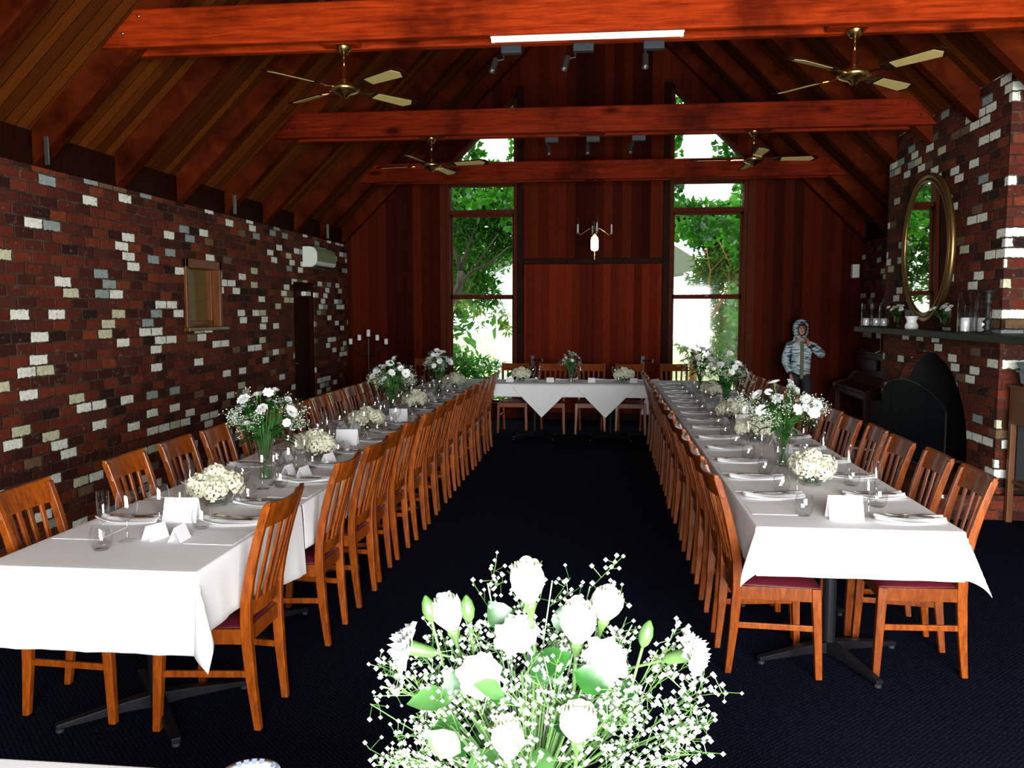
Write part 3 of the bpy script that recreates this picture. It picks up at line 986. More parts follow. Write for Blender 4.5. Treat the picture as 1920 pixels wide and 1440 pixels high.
# ------------------------------------------------------------------ upright piano
PW = wood('dark piano veneer', (0.014, 0.003, 0.002), (0.026, 0.006, 0.003), (1, 6, 6), 4, 0.3, 0.0, spec=0.2)
p = thing('upright_piano', 'dark upright piano in the corner beyond the mantel', 'piano', (3.52, 11.55, 0))
L = 0.72
mb = MB().lim(-0.02, 0.29, -L, L, 0.05, 1.13)
mb.build('case', PW, p, bevel=0.006)
MB().lim(-0.05, 0.31, -L - 0.02, L + 0.02, 1.13, 1.16).build('lid', PW, p, bevel=0.006)
for s in (-1, 1):
    MB().prism([(-0.02, 0.60), (-0.32, 0.60), (-0.33, 0.70), (-0.26, 0.73), (-0.13, 0.76), (-0.08, 0.84), (-0.02, 0.88)], 'y', s * L - 0.03, s * L + 0.03).build('cheek', PW, p, bevel=0.004)
    MB().lim(-0.30, -0.23, s * (L - 0.05) - 0.03, s * (L - 0.05) + 0.03, 0.0, 0.60).build('leg', PW, p, bevel=0.004)
MB().lim(-0.32, -0.02, -L + 0.03, L - 0.03, 0.60, 0.66).build('key_bed', PW, p, bevel=0.003)
MB().prism([(-0.30, 0.66), (-0.30, 0.70), (-0.12, 0.745), (-0.02, 0.85), (-0.02, 0.66)], 'y', -L + 0.035, L - 0.035).build('fallboard', PW, p, bevel=0.005)
MB().lim(-0.06, -0.03, -0.3, 0.3, 0.93, 1.06).build('music_desk', PW, p, bevel=0.003)
MB().lim(-0.02, 0.27, -L + 0.02, L - 0.02, 0.0, 0.05).build('plinth', PW, p)
t = thing('brass_lamp', 'slim brass lamp with a dark dome shade standing on the piano', 'lamp', (3.50, 11.2, 1.16))
MB().lathe([(0.001, 0), (0.07, 0), (0.07, 0.012), (0.012, 0.03), (0.010, 0.36), (0.001, 0.36)], 14).build('pole', BRASS, t, smooth=True)
MB().lathe([(0.095, 0.33), (0.085, 0.38), (0.05, 0.425), (0.01, 0.44)], 18, cap=False).build('lamp_shade', plain('dark grey shade', (0.03, 0.035, 0.04), 0.3, 0.5), t, smooth=True)

# ------------------------------------------------------------------ iron candle stand by the back wall
t = thing('candelabra', 'tall black iron five-arm candle stand by the back wall', 'candle stand', (-3.62, 12.98, 0))
mb = MB().tube([(0, 0, 0.16), (0, 0, 1.29)], 0.012, 8)
mb.build('stem', IRON, t)
for k in range(3):
    a = R(90 + 120 * k)
    MB().tube([(0, 0, 0.2), (0.10 * math.cos(a), 0.10 * math.sin(a), 0.17), (0.2 * math.cos(a), 0.2 * math.sin(a), 0.012)], 0.009, 6).build('leg', IRON, t)
for k, (x, z) in enumerate(((-0.285, 1.175), (-0.145, 1.235), (0.0, 1.295), (0.14, 1.235), (0.28, 1.175))):
    if x:
        MB().tube([(0, 0, 0.98), (x * 0.4, 0, 0.99), (x * 0.8, 0, z - 0.09), (x, 0, z - 0.02)], 0.007, 6).build('arm', IRON, t)
    MB().lathe([(0.008, z - 0.03), (0.036, z - 0.012), (0.038, z), (0.001, z)], 12, c=(x, 0, 0)).build('candle_cup', IRON, t)
    cn = thing('pillar_candle', '%s white candle from the brick wall on the iron candle stand' % ORD[k], 'candle', (-3.62 + x, 12.98, z), 0, 'candles on the iron stand')
    hh = 0.085 if x else 0.105
    MB().lathe([(0.028, 0), (0.030, 0.003), (0.030, hh), (0.024, hh + 0.003), (0.005, hh)], 14).build('wax', WAX, cn, smooth=True)
    MB().tube([(0, 0, hh), (0.001, 0, hh + 0.012)], 0.0012, 5).build('wick', BLACK, cn)

# ------------------------------------------------------------------ dining chair (prototype, then copies)
XBK = [(0, 0.0), (0.2, 0.020), (0.42, 0.034), (0.55, 0.028), (0.68, 0.002), (0.82, -0.036), (0.95, -0.080)]


def xb(z):
    for (za, xa), (zb, xb2) in zip(XBK, XBK[1:]):
        if z <= zb:
            t = (z - za) / (zb - za)
            return xa + (xb2 - xa) * t
    return XBK[-1][1]


def rect_ring(x, y, z, hx, hy):
    return [(x - hx, y - hy, z), (x + hx, y - hy, z), (x + hx, y + hy, z), (x - hx, y + hy, z)]


def yb(z):
    return 0.150 + 0.034 * min(z, 0.95) / 0.95


def chair_meshes():
    ms = []
    for s in (-1, 1):
        rs = []
        for z in (0, 0.06, 0.14, 0.22, 0.30, 0.38, 0.46, 0.54, 0.62, 0.70, 0.78, 0.86, 0.935):
            k = 0.014 + 0.008 * min(1, z / 0.3) - 0.006 * max(0, (z - 0.5) / 0.45)
            rs.append(rect_ring(xb(z), s * yb(z), z, k, 0.0155))
        ms.append(('rear_leg', MB().rings(rs).mesh('rear_leg', CHAIRWOOD, bevel=0.004)))
        rs = [rect_ring(0.405 - 0.02 * z / 0.42, s * (0.200 - 0.012 * z / 0.42), z, 0.0155 + 0.006 * z / 0.42, 0.0155 + 0.005 * z / 0.42) for z in (0, 0.2, 0.425)]
        ms.append(('front_leg', MB().rings(rs).mesh('front_leg', CHAIRWOOD, bevel=0.004)))
    mb = MB()
    for s in (-1, 1):
        mb.add([(0.05, s * 0.155, 0.362), (0.37, s * 0.178, 0.362), (0.37, s * 0.178, 0.425), (0.05, s * 0.155, 0.425),
                (0.05, s * 0.175, 0.362), (0.37, s * 0.200, 0.362), (0.37, s * 0.200, 0.425), (0.05, s * 0.175, 0.425)],
               [(0, 1, 2, 3), (4, 7, 6, 5), (0, 4, 5, 1), (1, 5, 6, 2), (2, 6, 7, 3), (3, 7, 4, 0)])
    mb.lim(0.378, 0.398, -0.175, 0.175, 0.362, 0.425)
    mb.lim(0.024, 0.044, -0.15, 0.15, 0.362, 0.425)
    ms.append(('seat_frame', mb.mesh('seat_frame', CHAIRWOOD, bevel=0.003)))
    mb = MB()
    n = 10
    top, bot = [], []
    for i in range(n + 1):
        for j in range(n + 1):
            u, v = -1 + 2 * i / n, -1 + 2 * j / n
            uu, vv = math.sin(u * math.pi / 2) ** 1 if abs(u) < 1 else u, math.sin(v * math.pi / 2) if abs(v) < 1 else v
            r = max(abs(uu), abs(vv))
            k = math.hypot(uu, vv)
            c = 1 - 0.055 * max(0, (k - 1) / 0.414)
            x = 0.222 + 0.193 * uu * c
            w = 0.162 + 0.045 * (x - 0.03) / 0.39
            top.append((x, w * vv * c, 0.428 + 0.036 * (1 - abs(uu) ** 5) * (1 - abs(vv) ** 5)))
            bot.append((x, w * vv * c, 0.4255))
    m = n + 1
    q = [(i * m + j, i * m + j + 1, (i + 1) * m + j + 1, (i + 1) * m + j) for i in range(n) for j in range(n)]
    off = m * m
    mb.add(top + bot, q + [tuple(off + k for k in f[::-1]) for f in q] +
           [(i * m, (i + 1) * m, off + (i + 1) * m, off + i * m) for i in range(n)] +
           [(i * m + n, off + i * m + n, off + (i + 1) * m + n, (i + 1) * m + n) for i in range(n)] +
           [(j, off + j, off + j + 1, j + 1) for j in range(n)] +
           [(n * m + j, n * m + j + 1, off + n * m + j + 1, off + n * m + j) for j in range(n)])
    ms.append(('seat', mb.mesh('seat', MAROON, smooth=True)))
    # bowed top rail, its upper edge dipping in the middle
    rs = []
    for k in range(13):
        y = -0.197 + 0.394 * k / 12
        u = y / 0.197
        bow = -0.030 * (1 - u * u)
        zt = 0.950 - 0.010 * (1 - u * u)
        z0 = 0.842
        xa, xc = xb(z0) + bow, xb(zt) + bow
        th = 0.011
        rs.append([(xa - th, y, z0), (xa + th, y, z0), (xc + th, y, zt), (xc - th, y, zt)])
    ms.append(('top_rail', MB().rings(rs).mesh('top_rail', CHAIRWOOD, bevel=0.004)))
    rs = []
    for k in range(9):
        y = -0.16 + 0.32 * k / 8
        u = y / 0.16
        bow = -0.018 * (1 - u * u)
        rs.append([(xb(0.47) + bow - 0.009, y, 0.47), (xb(0.47) + bow + 0.009, y, 0.47), (xb(0.525) + bow + 0.009, y, 0.525), (xb(0.525) + bow - 0.009, y, 0.525)])
    ms.append(('lower_rail', MB().rings(rs).mesh('lower_rail', CHAIRWOOD, bevel=0.003)))
    for k in range(4):
        u = (-0.6, -0.2, 0.2, 0.6)[k]
        rs = []
        for i in range(7):
            z = 0.515 + (0.852 - 0.515) * i / 6
            t = i / 6
            y = u * (0.152 + 0.032 * t)
            bow = -(0.018 + 0.012 * t) * (1 - u * u) - 0.008 * math.sin(math.pi * t)
            rs.append(rect_ring(xb(z) + bow, y, z, 0.006, 0.0125))
        ms.append(('slat', MB().rings(rs).mesh('slat', CHAIRWOOD, bevel=0.002)))
    for s in (-1, 1):
        ms.append(('stretcher', MB().tube([(0.025, s * 0.158, 0.235), (0.392, s * 0.193, 0.235)], 0.0001, 4).mesh('x', CHAIRWOOD)))
        mb = MB()
        mb.add([(0.022, s * 0.151, 0.222), (0.395, s * 0.186, 0.222), (0.395, s * 0.186, 0.25), (0.022, s * 0.151, 0.25),
                (0.022, s * 0.165, 0.222), (0.395, s * 0.200, 0.222), (0.395, s * 0.200, 0.25), (0.022, s * 0.165, 0.25)],
               [(0, 1, 2, 3), (4, 7, 6, 5), (0, 4, 5, 1), (1, 5, 6, 2), (2, 6, 7, 3), (3, 7, 4, 0)])
        ms[-1] = ('stretcher', mb.mesh('stretcher', CHAIRWOOD, bevel=0.003))
    return ms


CHAIR = None
LEGS = []
CATS = 'chair'


def chair(x, y, rz, label, group):
    global CHAIR
    for lx, ly in ((0, .15), (0, -.15), (.405, .2), (.405, -.2)):
        LEGS.append((x + lx * math.cos(rz) - ly * math.sin(rz), y + lx * math.sin(rz) + ly * math.cos(rz)))
    if CHAIR is None:
        CHAIR = thing('dining_chair', label, 'chair', (x, y, 0), rz, group)
        for nm, me in chair_meshes():
            place(nm, me, CHAIR)
        return CHAIR
    return dup(CHAIR, (x, y, 0), rz, label, None, group)


LY_IN = [3.19, 4.07, 4.63, 5.10, 5.58, 6.09, 6.57, 7.02, 7.53, 8.05, 8.60, 9.12, 9.62, 10.14]
LY_OUT = [3.21, 4.01, 4.57, 5.07, 5.57, 6.08, 6.58, 7.08, 7.55, 8.05, 8.50, 9.0, 9.5, 10.0]
RY_IN = [3.965 + 0.508 * k for k in range(14)]
RY_OUT = [4.02 + 0.508 * k for k in range(14)]
CW = 0.165
BW_T, FP_T = 'brick-wall table', 'fireplace table'


def seat_label(k, side, tab):
    return '%s from near end, %s side of %s' % (ORD[k], side, tab)


rg = random.Random(3)
for k, y in enumerate(LY_IN):
    chair(-1.372 + rg.uniform(-.012, .012), y + CW + 0.01, R(180 + rg.uniform(-2, 2)), 'slat-back dining chair, ' + seat_label(k, 'aisle', BW_T), 'chairs along the brick-wall table')
for k, y in enumerate(LY_OUT):
    chair(-2.415 + rg.uniform(-.02, .02), y + CW + 0.01, R(rg.uniform(-3, 3)), 'slat-back dining chair, ' + seat_label(k, 'wall', BW_T), 'chairs along the brick-wall table')
for k, y in enumerate(RY_IN):
    chair(0.590 + rg.uniform(-.008, .008), y + CW, R(rg.uniform(-2, 2)), 'slat-back dining chair, ' + seat_label(k, 'aisle', FP_T), 'chairs along the fireplace table')
for k, y in enumerate(RY_OUT):
    chair(1.700 + rg.uniform(-.02, .02), y + CW, R(180 + rg.uniform(-3, 3)), 'slat-back dining chair, ' + seat_label(k, 'fireplace', FP_T), 'chairs along the fireplace table')
for k, (x, lab) in enumerate(((-1.235, 'slat-back dining chair behind the head table before the garden window'), (-0.70, 'slat-back dining chair behind the head table, first before the timber doors'),
                              (-0.155, 'slat-back dining chair behind the head table beside its tall bouquet'), (0.39, 'slat-back dining chair behind the head table, last before the timber doors'))):
    chair(x, 12.08, R(-90 + rg.uniform(-2, 2)), lab, 'chairs at the head table')
chair(1.01, 12.17, R(-90), 'slat-back dining chair closing the far end of the fireplace table', 'chairs at the head table')
chair(-2.74, 13.12, R(-90), 'slat-back dining chair standing against the back wall beside the candle stand', None)

# ------------------------------------------------------------------ tables, cloths
LX0, LX1, LYA, LYB = -2.30, -1.465, 2.90, 11.78
FX0, FX1, FYA, FYB = 0.685, 1.56, 3.79, 11.78
HX0, HX1, HYA, HYB = -1.40, 0.62, 11.0, 11.72
TT = 0.742
TOPW = wood('plain table top', (0.05, 0.03, 0.02), (0.09, 0.05, 0.03), (1, 6, 6), 4, 0.5)
PED = plain('black table pedestal', (0.006, 0.006, 0.008), 0.45, 0.0, 0.15)


def clear_turn(cx, cy):
    """turn of the cross foot that keeps its arms clear of the chair legs"""
    def gap(rot):
        g = 9
        for k in range(4):
            a = R(45 + 90 * k) + rot
            for lx, ly in LEGS:
                t = max(0, min(0.39, (lx - cx) * math.cos(a) + (ly - cy) * math.sin(a)))
                g = min(g, math.hypot(lx - cx - t * math.cos(a), ly - cy - t * math.sin(a)))
        return g
    return max((R(d) for d in range(-24, 25, 2)), key=lambda r: min(gap(r), 0.05) - abs(r) * 0.001)


def table(x0, x1, y0, y1, lab):
    cx, cy = (x0 + x1) / 2, (y0 + y1) / 2
    rot = clear_turn(cx, cy)
    t = thing('banquet_table', lab, 'table', (cx, cy, 0), 0, 'tables under the white cloths')
    MB().lim(x0 - cx, x1 - cx, y0 - cy, y1 - cy, TT - 0.03, TT).build('tabletop', TOPW, t, bevel=0.003)
    MB().lathe([(0.032, 0.06), (0.032, TT - 0.045), (0.10, TT - 0.043), (0.10, TT - 0.031)], 16).build('column', PED, t, smooth=False)
    for k in range(4):
        a = R(45 + 90 * k) + rot
        d = Vector((math.cos(a), math.sin(a), 0))
        n = Vector((-d.y, d.x, 0))
        rs = []
        for r, z, hw, hh in ((0.0, 0.05, 0.03, 0.03), (0.12, 0.048, 0.024, 0.022), (0.385, 0.026, 0.018, 0.010)):
            p = d * r + Vector((0, 0, z))
            rs.append([p - n * hw - Vector((0, 0, hh)), p + n * hw - Vector((0, 0, hh)), p + n * hw + Vector((0, 0, hh)), p - n * hw + Vector((0, 0, hh))])
        f = MB().rings(rs).build('foot', PED, t, bevel=0.004)
        MB().lathe([(0.016, 0), (0.016, 0.014), (0.008, 0.016)], 10, c=d * 0.37).build('glide', DGREY, f)
    return t


def table_row(x0, x1, ya, yb2, nm, n=6):
    s = (yb2 - ya) / n
    for k in range(n):
        table(x0, x1, ya + k * s + 0.003, ya + (k + 1) * s - 0.003, '%s black pedestal table from the near end under %s cloths' % (ORD[k], nm))


table_row(LX0, LX1, LYA + 0.0, LYB, 'the brick-wall row', 10)
table_row(FX0, FX1, FYA, FYB, 'the fireplace row', 9)
for k, (a, b2) in enumerate(((HX0, -0.395), (-0.389, HX1))):
    table(a, b2, HYA, HYB, '%s pedestal head table half under the pointed cloths' % ('garden-window-side' if k == 0 else 'fireplace-side'))


def drape(x0, x1, y0, y1, z, oW, oE, oS, oN, step=0.045, flare=0.05, cf=0.34, wav=0.006, seed=0, solid=0.0016):
    """rectangular cloth over a table edge; oW.. are overhang lengths (number or function of the running coordinate)"""
    def fn(o):
        return o if callable(o) else (lambda t: o)
    oW, oE, oS, oN = fn(oW), fn(oE), fn(oS), fn(oN)

    def axis(a, b2, na):
        n = max(2, int((b2 - a) / step))
        return [a, a + 0.003] + [a + (b2 - a) * i / n for i in range(1, n)] + [b2 - 0.003, b2]
    K = 9
    OS = [i / K for i in range(K, 0, -1)] + [0.03]
    us = [(-1, t) for t in OS] + [(0, t) for t in axis(x0, x1, 0)] + [(1, t) for t in OS[::-1]]
    vs = [(-1, t) for t in OS] + [(0, t) for t in axis(y0, y1, 0)] + [(1, t) for t in OS[::-1]]
    P = []
    for (su, tu) in us:
        for (sv, tv) in vs:
            x = tu if su == 0 else (x0 if su < 0 else x1)
            y = tv if sv == 0 else (y0 if sv < 0 else y1)
            ou = 0 if su == 0 else tu * (oW(y) if su < 0 else oE(y))
            ov = 0 if sv == 0 else tv * (oS(x) if sv < 0 else oN(x))
            if ou == 0 and ov == 0:
                zz = z + 0.0009 * mnoise.noise(Vector((x * 4, y * 4, seed)))
                P.append((x, y, zz))
            elif ou and ov:
                s = math.hypot(ou, ov)
                ph = math.atan2(ov, ou)
                h = s * (flare + cf * math.sin(2 * ph) ** 1.3)
                P.append((x + su * h * math.cos(ph), y + sv * h * math.sin(ph), z - s * (0.97 - 0.13 * math.sin(2 * ph) ** 1.3)))
            else:
                d = ou or ov
                al = y if ou else x
                h = flare * d + wav * (d / 0.3) * (math.sin(al * 23 + seed) + 0.7 * math.sin(al * 47 + 2 * seed)) + 0.006 * min(1, d / 0.03)
                h = max(h, 0.003)
                zz = z - d + 0.004 * math.exp(-d / 0.01)
                P.append((x + su * h if ou else x, y + sv * h if ov else y, zz))
    m = len(vs)
    f = [(i * m + j, i * m + j + 1, (i + 1) * m + j + 1, (i + 1) * m + j) for i in range(len(us) - 1) for j in range(m - 1)]
    # drop degenerate quads where an overhang is nil
    mb = MB().add(P, f)
    return mb


def cloth(name, mb, lab, group, mat=None):
    o = mb.build(name, mat or LINEN, smooth=True)
    s = o.modifiers.new('thick', 'SOLIDIFY')
    s.thickness = 0.0018
    s.offset = 1.0
    return tag(o, lab, 'tablecloth', group)


Z = TT + 0.0035
CG = 'white cloths along the side tables'
cloth('tablecloth', drape(LX0, LX1, LYA, 3.98, Z + 0.003, 0.24, lambda y: 0.24 + 0.10 * max(0, (y - 3.2) / 0.78), 0.305, 0.01, seed=1, flare=0.06, wav=0.004), 'white cloth hanging over the near end of the brick-wall table', CG)
cloth('tablecloth', drape(LX0, LX1, 4.0, 8.0, Z, 0.24, 0.22, 0.0, 0.01, seed=2), 'white cloth along the middle of the brick-wall table', CG)
cloth('tablecloth', drape(LX0, LX1, 8.02, LYB, Z, 0.24, 0.22, 0.0, 0.25, seed=3), 'white cloth on the far part of the brick-wall table', CG)
cloth('tablecloth', drape(FX0, FX1, FYA, 6.4, Z + 0.003, lambda y: 0.20 - 0.02 * (y > 4.6), 0.22, 0.215, 0.01, seed=4, flare=0.05, wav=0.004), 'white cloth hanging over the near end of the fireplace table', CG)
cloth('tablecloth', drape(FX0, FX1, 6.42, 9.1, Z, 0.20, 0.22, 0.0, 0.01, seed=5), 'white cloth along the middle of the fireplace table', CG)
cloth('tablecloth', drape(FX0, FX1, 9.12, FYB, Z, lambda y: 0.20 if y < 10.7 else 0.5, 0.22, 0.0, 0.25, seed=6), 'white cloth on the far part of the fireplace table', CG)
LINENB = LINEN
cloth('tablecloth', drape(HX0, HX1, HYA, HYB, Z, 0.02, 0.02, 0.165, 0.16, seed=7, wav=0.003), 'white base cloth on the head table under the pointed cloths', None)


def diamond(cx, cy, h, z, lab):
    """square cloth laid cornerwise: flat on the top, folded straight down over the front edge"""
    n = 28
    mb = MB()
    P, idx, f = [], {}, []
    ys = [HYB - 0.02 - (HYB - 0.02 - HYA) * i / 8 for i in range(9)] + [HYA - 0.001 - (h) * i / 18 for i in range(1, 19)]
    half = lambda y: max(0.0, min(h - (HYA - y) if y < HYA else h + (HYA - y) * 0 + (y - HYA) * 0.6, 0.9))
    rows = []
    for y in ys:
        w = half(y)
        row = []
        for k in range(n + 1):
            x = cx + w * (-1 + 2 * k / n)
            if y >= HYA - 0.0005:
                p = (x, y, z)
            else:
                d = HYA - y
                o2 = 0.016 + 0.06 * d + 0.003 * math.sin(x * 30) * d / 0.3
                p = (x, HYA - o2, z - d + 0.004)
            row.append(p)
        rows.append(row)
    m = n + 1
    for r in rows:
        P += r
    f = [(i * m + j, i * m + j + 1, (i + 1) * m + j + 1, (i + 1) * m + j) for i in range(len(rows) - 1) for j in range(n)]
    return mb.add(P, f)


for cx, lab, zz in ((-0.775, 'white pointed overcloth on the head table nearer the brick-wall table', 0.003), (0.045, 'white pointed overcloth on the head table nearer the fireplace table', 0.006)):
    cloth('overcloth', diamond(cx, 0, 0.435, Z + zz, lab), lab, 'pointed overcloths on the head table')

# ------------------------------------------------------------------ flowers: shared blooms
def carnation_mesh(nm, r, mat, seed, layers=5, flat=0.6):
    rr = random.Random(seed)
    mb = MB()
    for L in range(layers):
        t = L / (layers - 1)
        n = 26
        rad = r * (1.0 - 0.62 * t)
        ph = rr.uniform(0, 6)
        rim, mid = [], []
        for k in range(n):
            a = 2 * math.pi * k / n
            w = 0.10 * math.sin(7 * a + ph) + rr.uniform(-.08, .08)
            z = r * flat * (0.15 + 0.85 * t) + r * 0.16 * math.sin(9 * a + 2 * ph) + rr.uniform(-.05, .05) * r
            rim.append((rad * (1 + w) * math.cos(a), rad * (1 + w) * math.sin(a), z))
            mid.append((rad * 0.45 * math.cos(a), rad * 0.45 * math.sin(a), r * flat * (0.02 + 0.75 * t)))
        o = len(mb.v)
        mb.add(rim + mid + [(0, 0, r * flat * (-0.25 + 0.8 * t))], [(k, (k + 1) % n, n + (k + 1) % n, n + k) for k in range(n)] + [(n + k, n + (k + 1) % n, 2 * n) for k in range(n)])
    return mb.mesh(nm, mat, smooth=True, fix=False)


def daisy_mesh(nm, r, mat, seed, n=22, cup=0.12):
    rr = random.Random(seed)
    mb = MB()
    for ring, (k1, lift) in enumerate(((1.0, 0.0), (0.78, 0.10))):
        for k in range(n):
            a = 2 * math.pi * (k + 0.5 * ring) / n + rr.uniform(-.05, .05)
            M = Matrix.Rotation(a, 4, 'Z')
            L = r * k1 * rr.uniform(0.92, 1.05)
            w = r * 0.15
            z = r * (cup + lift) + rr.uniform(-.02, .02) * r
            mb.add([(r * 0.15, -w * 0.4, r * .02), (L * 0.6, -w, z * 0.8), (L, -w * .35, z), (L, w * .35, z), (L * 0.6, w, z * 0.8), (r * 0.15, w * 0.4, r * .02), (L * 0.6, 0, z * 0.8 - r * .03)],
                   [(0, 1, 6), (1, 2, 6), (2, 3, 6), (3, 4, 6), (4, 5, 6), (5, 0, 6)], M)
    return mb.mesh(nm, mat, smooth=True, fix=False)


def rose_mesh(nm, r, h, seed, openn=0.0):
    """a rose bud: overlapping petals wrapped round a cone, opening at the tip"""
    rr = random.Random(seed)
    mb = MB()
    for ring, (k, n, hh) in enumerate(((0.34, 2, 0.97), (0.58, 3, 1.0), (0.80, 4, 0.96), (1.0, 5, 0.90))):
        ph = rr.uniform(0, 6)
        for q in range(n):
            a0 = ph + 2 * math.pi * q / n
            wd = 2 * math.pi / n * 0.72
            top = hh * rr.uniform(0.95, 1.04)
            g = []
            NU, NV = 8, 8
            for j in range(NV + 1):
                t = j / NV
                prof = (0.18 + 0.95 * math.sin(min(1, t * 1.35) * math.pi / 2) ** 0.9) * (1 - 0.36 * max(0, (t - 0.55) / 0.45) ** 1.5) + openn * t ** 3 * k
                for i in range(NU + 1):
                    u = -1 + 2 * i / NU
                    a = a0 + u * wd * (0.55 + 0.45 * math.sin(min(1, t * 1.6) * math.pi / 2)) * (1 - 0.25 * t ** 4)
                    rad = r * k * prof * (1 + 0.05 * abs(u)) + (0.06 * r if t > 0.9 else 0)
                    z = h * top * t * (1 - 0.12 * u * u * t)
                    g.append((rad * math.cos(a), rad * math.sin(a), z))
            mb.add(g, [(j * (NU + 1) + i, j * (NU + 1) + i + 1, (j + 1) * (NU + 1) + i + 1, (j + 1) * (NU + 1) + i) for j in range(NV) for i in range(NU)])
    return mb.mesh(nm, ROSEP, smooth=True, fix=False)


def calyx_mb(mb, r, h, M=None):
    mb.lathe([(0.002, -h * .35), (r * .5, -h * .12), (r * .75, h * 0.0), (r * .62, h * .12)], 8, M=M, cap=False)
    for k in range(5):
        M2 = (M or Matrix()) @ Matrix.Rotation(2 * math.pi * k / 5, 4, 'Z')
        mb.add([(r * .55, -r * .3, 0), (r * .55, r * .3, 0), (r * 1.06, 0, h * .30), (r * 1.02, 0, h * .62)], [(0, 1, 2), (0, 2, 3), (1, 3, 2)], M2)


def leaf_mb(mb, base, direction, length, width, up=(0, 0, 1), fold=0.15, droop=0.15):
    d = Vector(direction).normalized()
    s = d.cross(Vector(up))
    s = s.normalized() if s.length > 1e-3 else d.orthogonal().normalized()
    n = s.cross(d)
    base = Vector(base)
    c = [(0, 0.02), (0.18, 0.62), (0.42, 1.0), (0.7, 0.78), (0.9, 0.3), (1, 0.02)]
    P = []
    for t, w in c:
        p = base + d * length * t - n * droop * length * t * t
        P += [p + s * (width / 2 * w) + n * fold * width * w, p, p - s * (width / 2 * w) + n * fold * width * w]
    f = []
    for i in range(len(c) - 1):
        for j in (0, 1):
            f.append((3 * i + j, 3 * i + j + 1, 3 * i + j + 4, 3 * i + j + 3))
    mb.add(P, f)


def octa(mb, p, r):
    x, y, z = p
    mb.add([(x + r, y, z), (x - r, y, z), (x, y + r, z), (x, y - r, z), (x, y, z + r), (x, y, z - r)],
           [(0, 2, 4), (2, 1, 4), (1, 3, 4), (3, 0, 4), (2, 0, 5), (1, 2, 5), (3, 1, 5), (0, 3, 5)])


CARN = [carnation_mesh('carnation', 0.034, PETAL, k) for k in range(3)]
CHRYS = [daisy_mesh('chrysanthemum', 0.043, PETAL, 20 + k, 24, 0.2) for k in range(2)]


def gyps(stem, ball, p0, p1, n, spread, rr, br=0.0032, sr=0.0007):
    """one spray of baby's breath from p0 to p1 that forks into n small white heads"""
    p0, p1 = Vector(p0), Vector(p1)
    stem.tube([p0, p0.lerp(p1, 0.5) + Vector((rr.uniform(-.01, .01), rr.uniform(-.01, .01), .005)), p1], sr * 1.4, 3, cap=False)
    d = (p1 - p0).normalized()
    forks = []
    for k in range(max(3, n // 6)):
        b2 = p0.lerp(p1, rr.uniform(0.55, 1.0))
        v = (d + Vector((rr.gauss(0, .6), rr.gauss(0, .6), rr.gauss(0.1, .5)))).normalized() * spread * rr.uniform(0.4, 1)
        stem.tube([b2, b2 + v], sr, 3, cap=False)
        forks.append((b2, b2 + v))
    for k in range(n):
        a, b2 = rr.choice(forks)
        s = a.lerp(b2, rr.uniform(0.35, 1.0))
        e2 = s + Vector((rr.gauss(0, 1), rr.gauss(0, 1), rr.gauss(0.3, 1))).normalized() * spread * rr.uniform(0.15, 0.42)
        stem.tube([s, e2], sr * 0.7, 3, cap=False)
        octa(ball, e2, br * rr.uniform(0.7, 1.25))


VPROF = [(0.036, 0.0), (0.038, 0.004), (0.033, 0.03), (0.034, 0.10), (0.043, 0.18), (0.062, 0.245), (0.078, 0.27)]
VASE_ME = [MB().lathe(VPROF, 20, cap=False).lathe([(0.001, 0.006), (0.036, 0.002)], 20, cap=False).mesh('vase_glass', GLASS, smooth=True),
           MB().lathe([(0.001, 0.008), (0.032, 0.009), (0.031, 0.05), (0.032, 0.10), (0.037, 0.15), (0.0005, 0.15)], 16).mesh('water', glass('water in vase', (0.90, 0.97, 0.90), 0.6), smooth=True)]


def vase(x, y, z, lab, sc=1.0):
    t = thing('trumpet_vase', lab, 'vase', (x, y, z), 0, 'trumpet vases of flowers')
    t.scale = (sc, sc, sc)
    place('vase_glass', VASE_ME[0], t)
    place('water', VASE_ME[1], t)
    return t


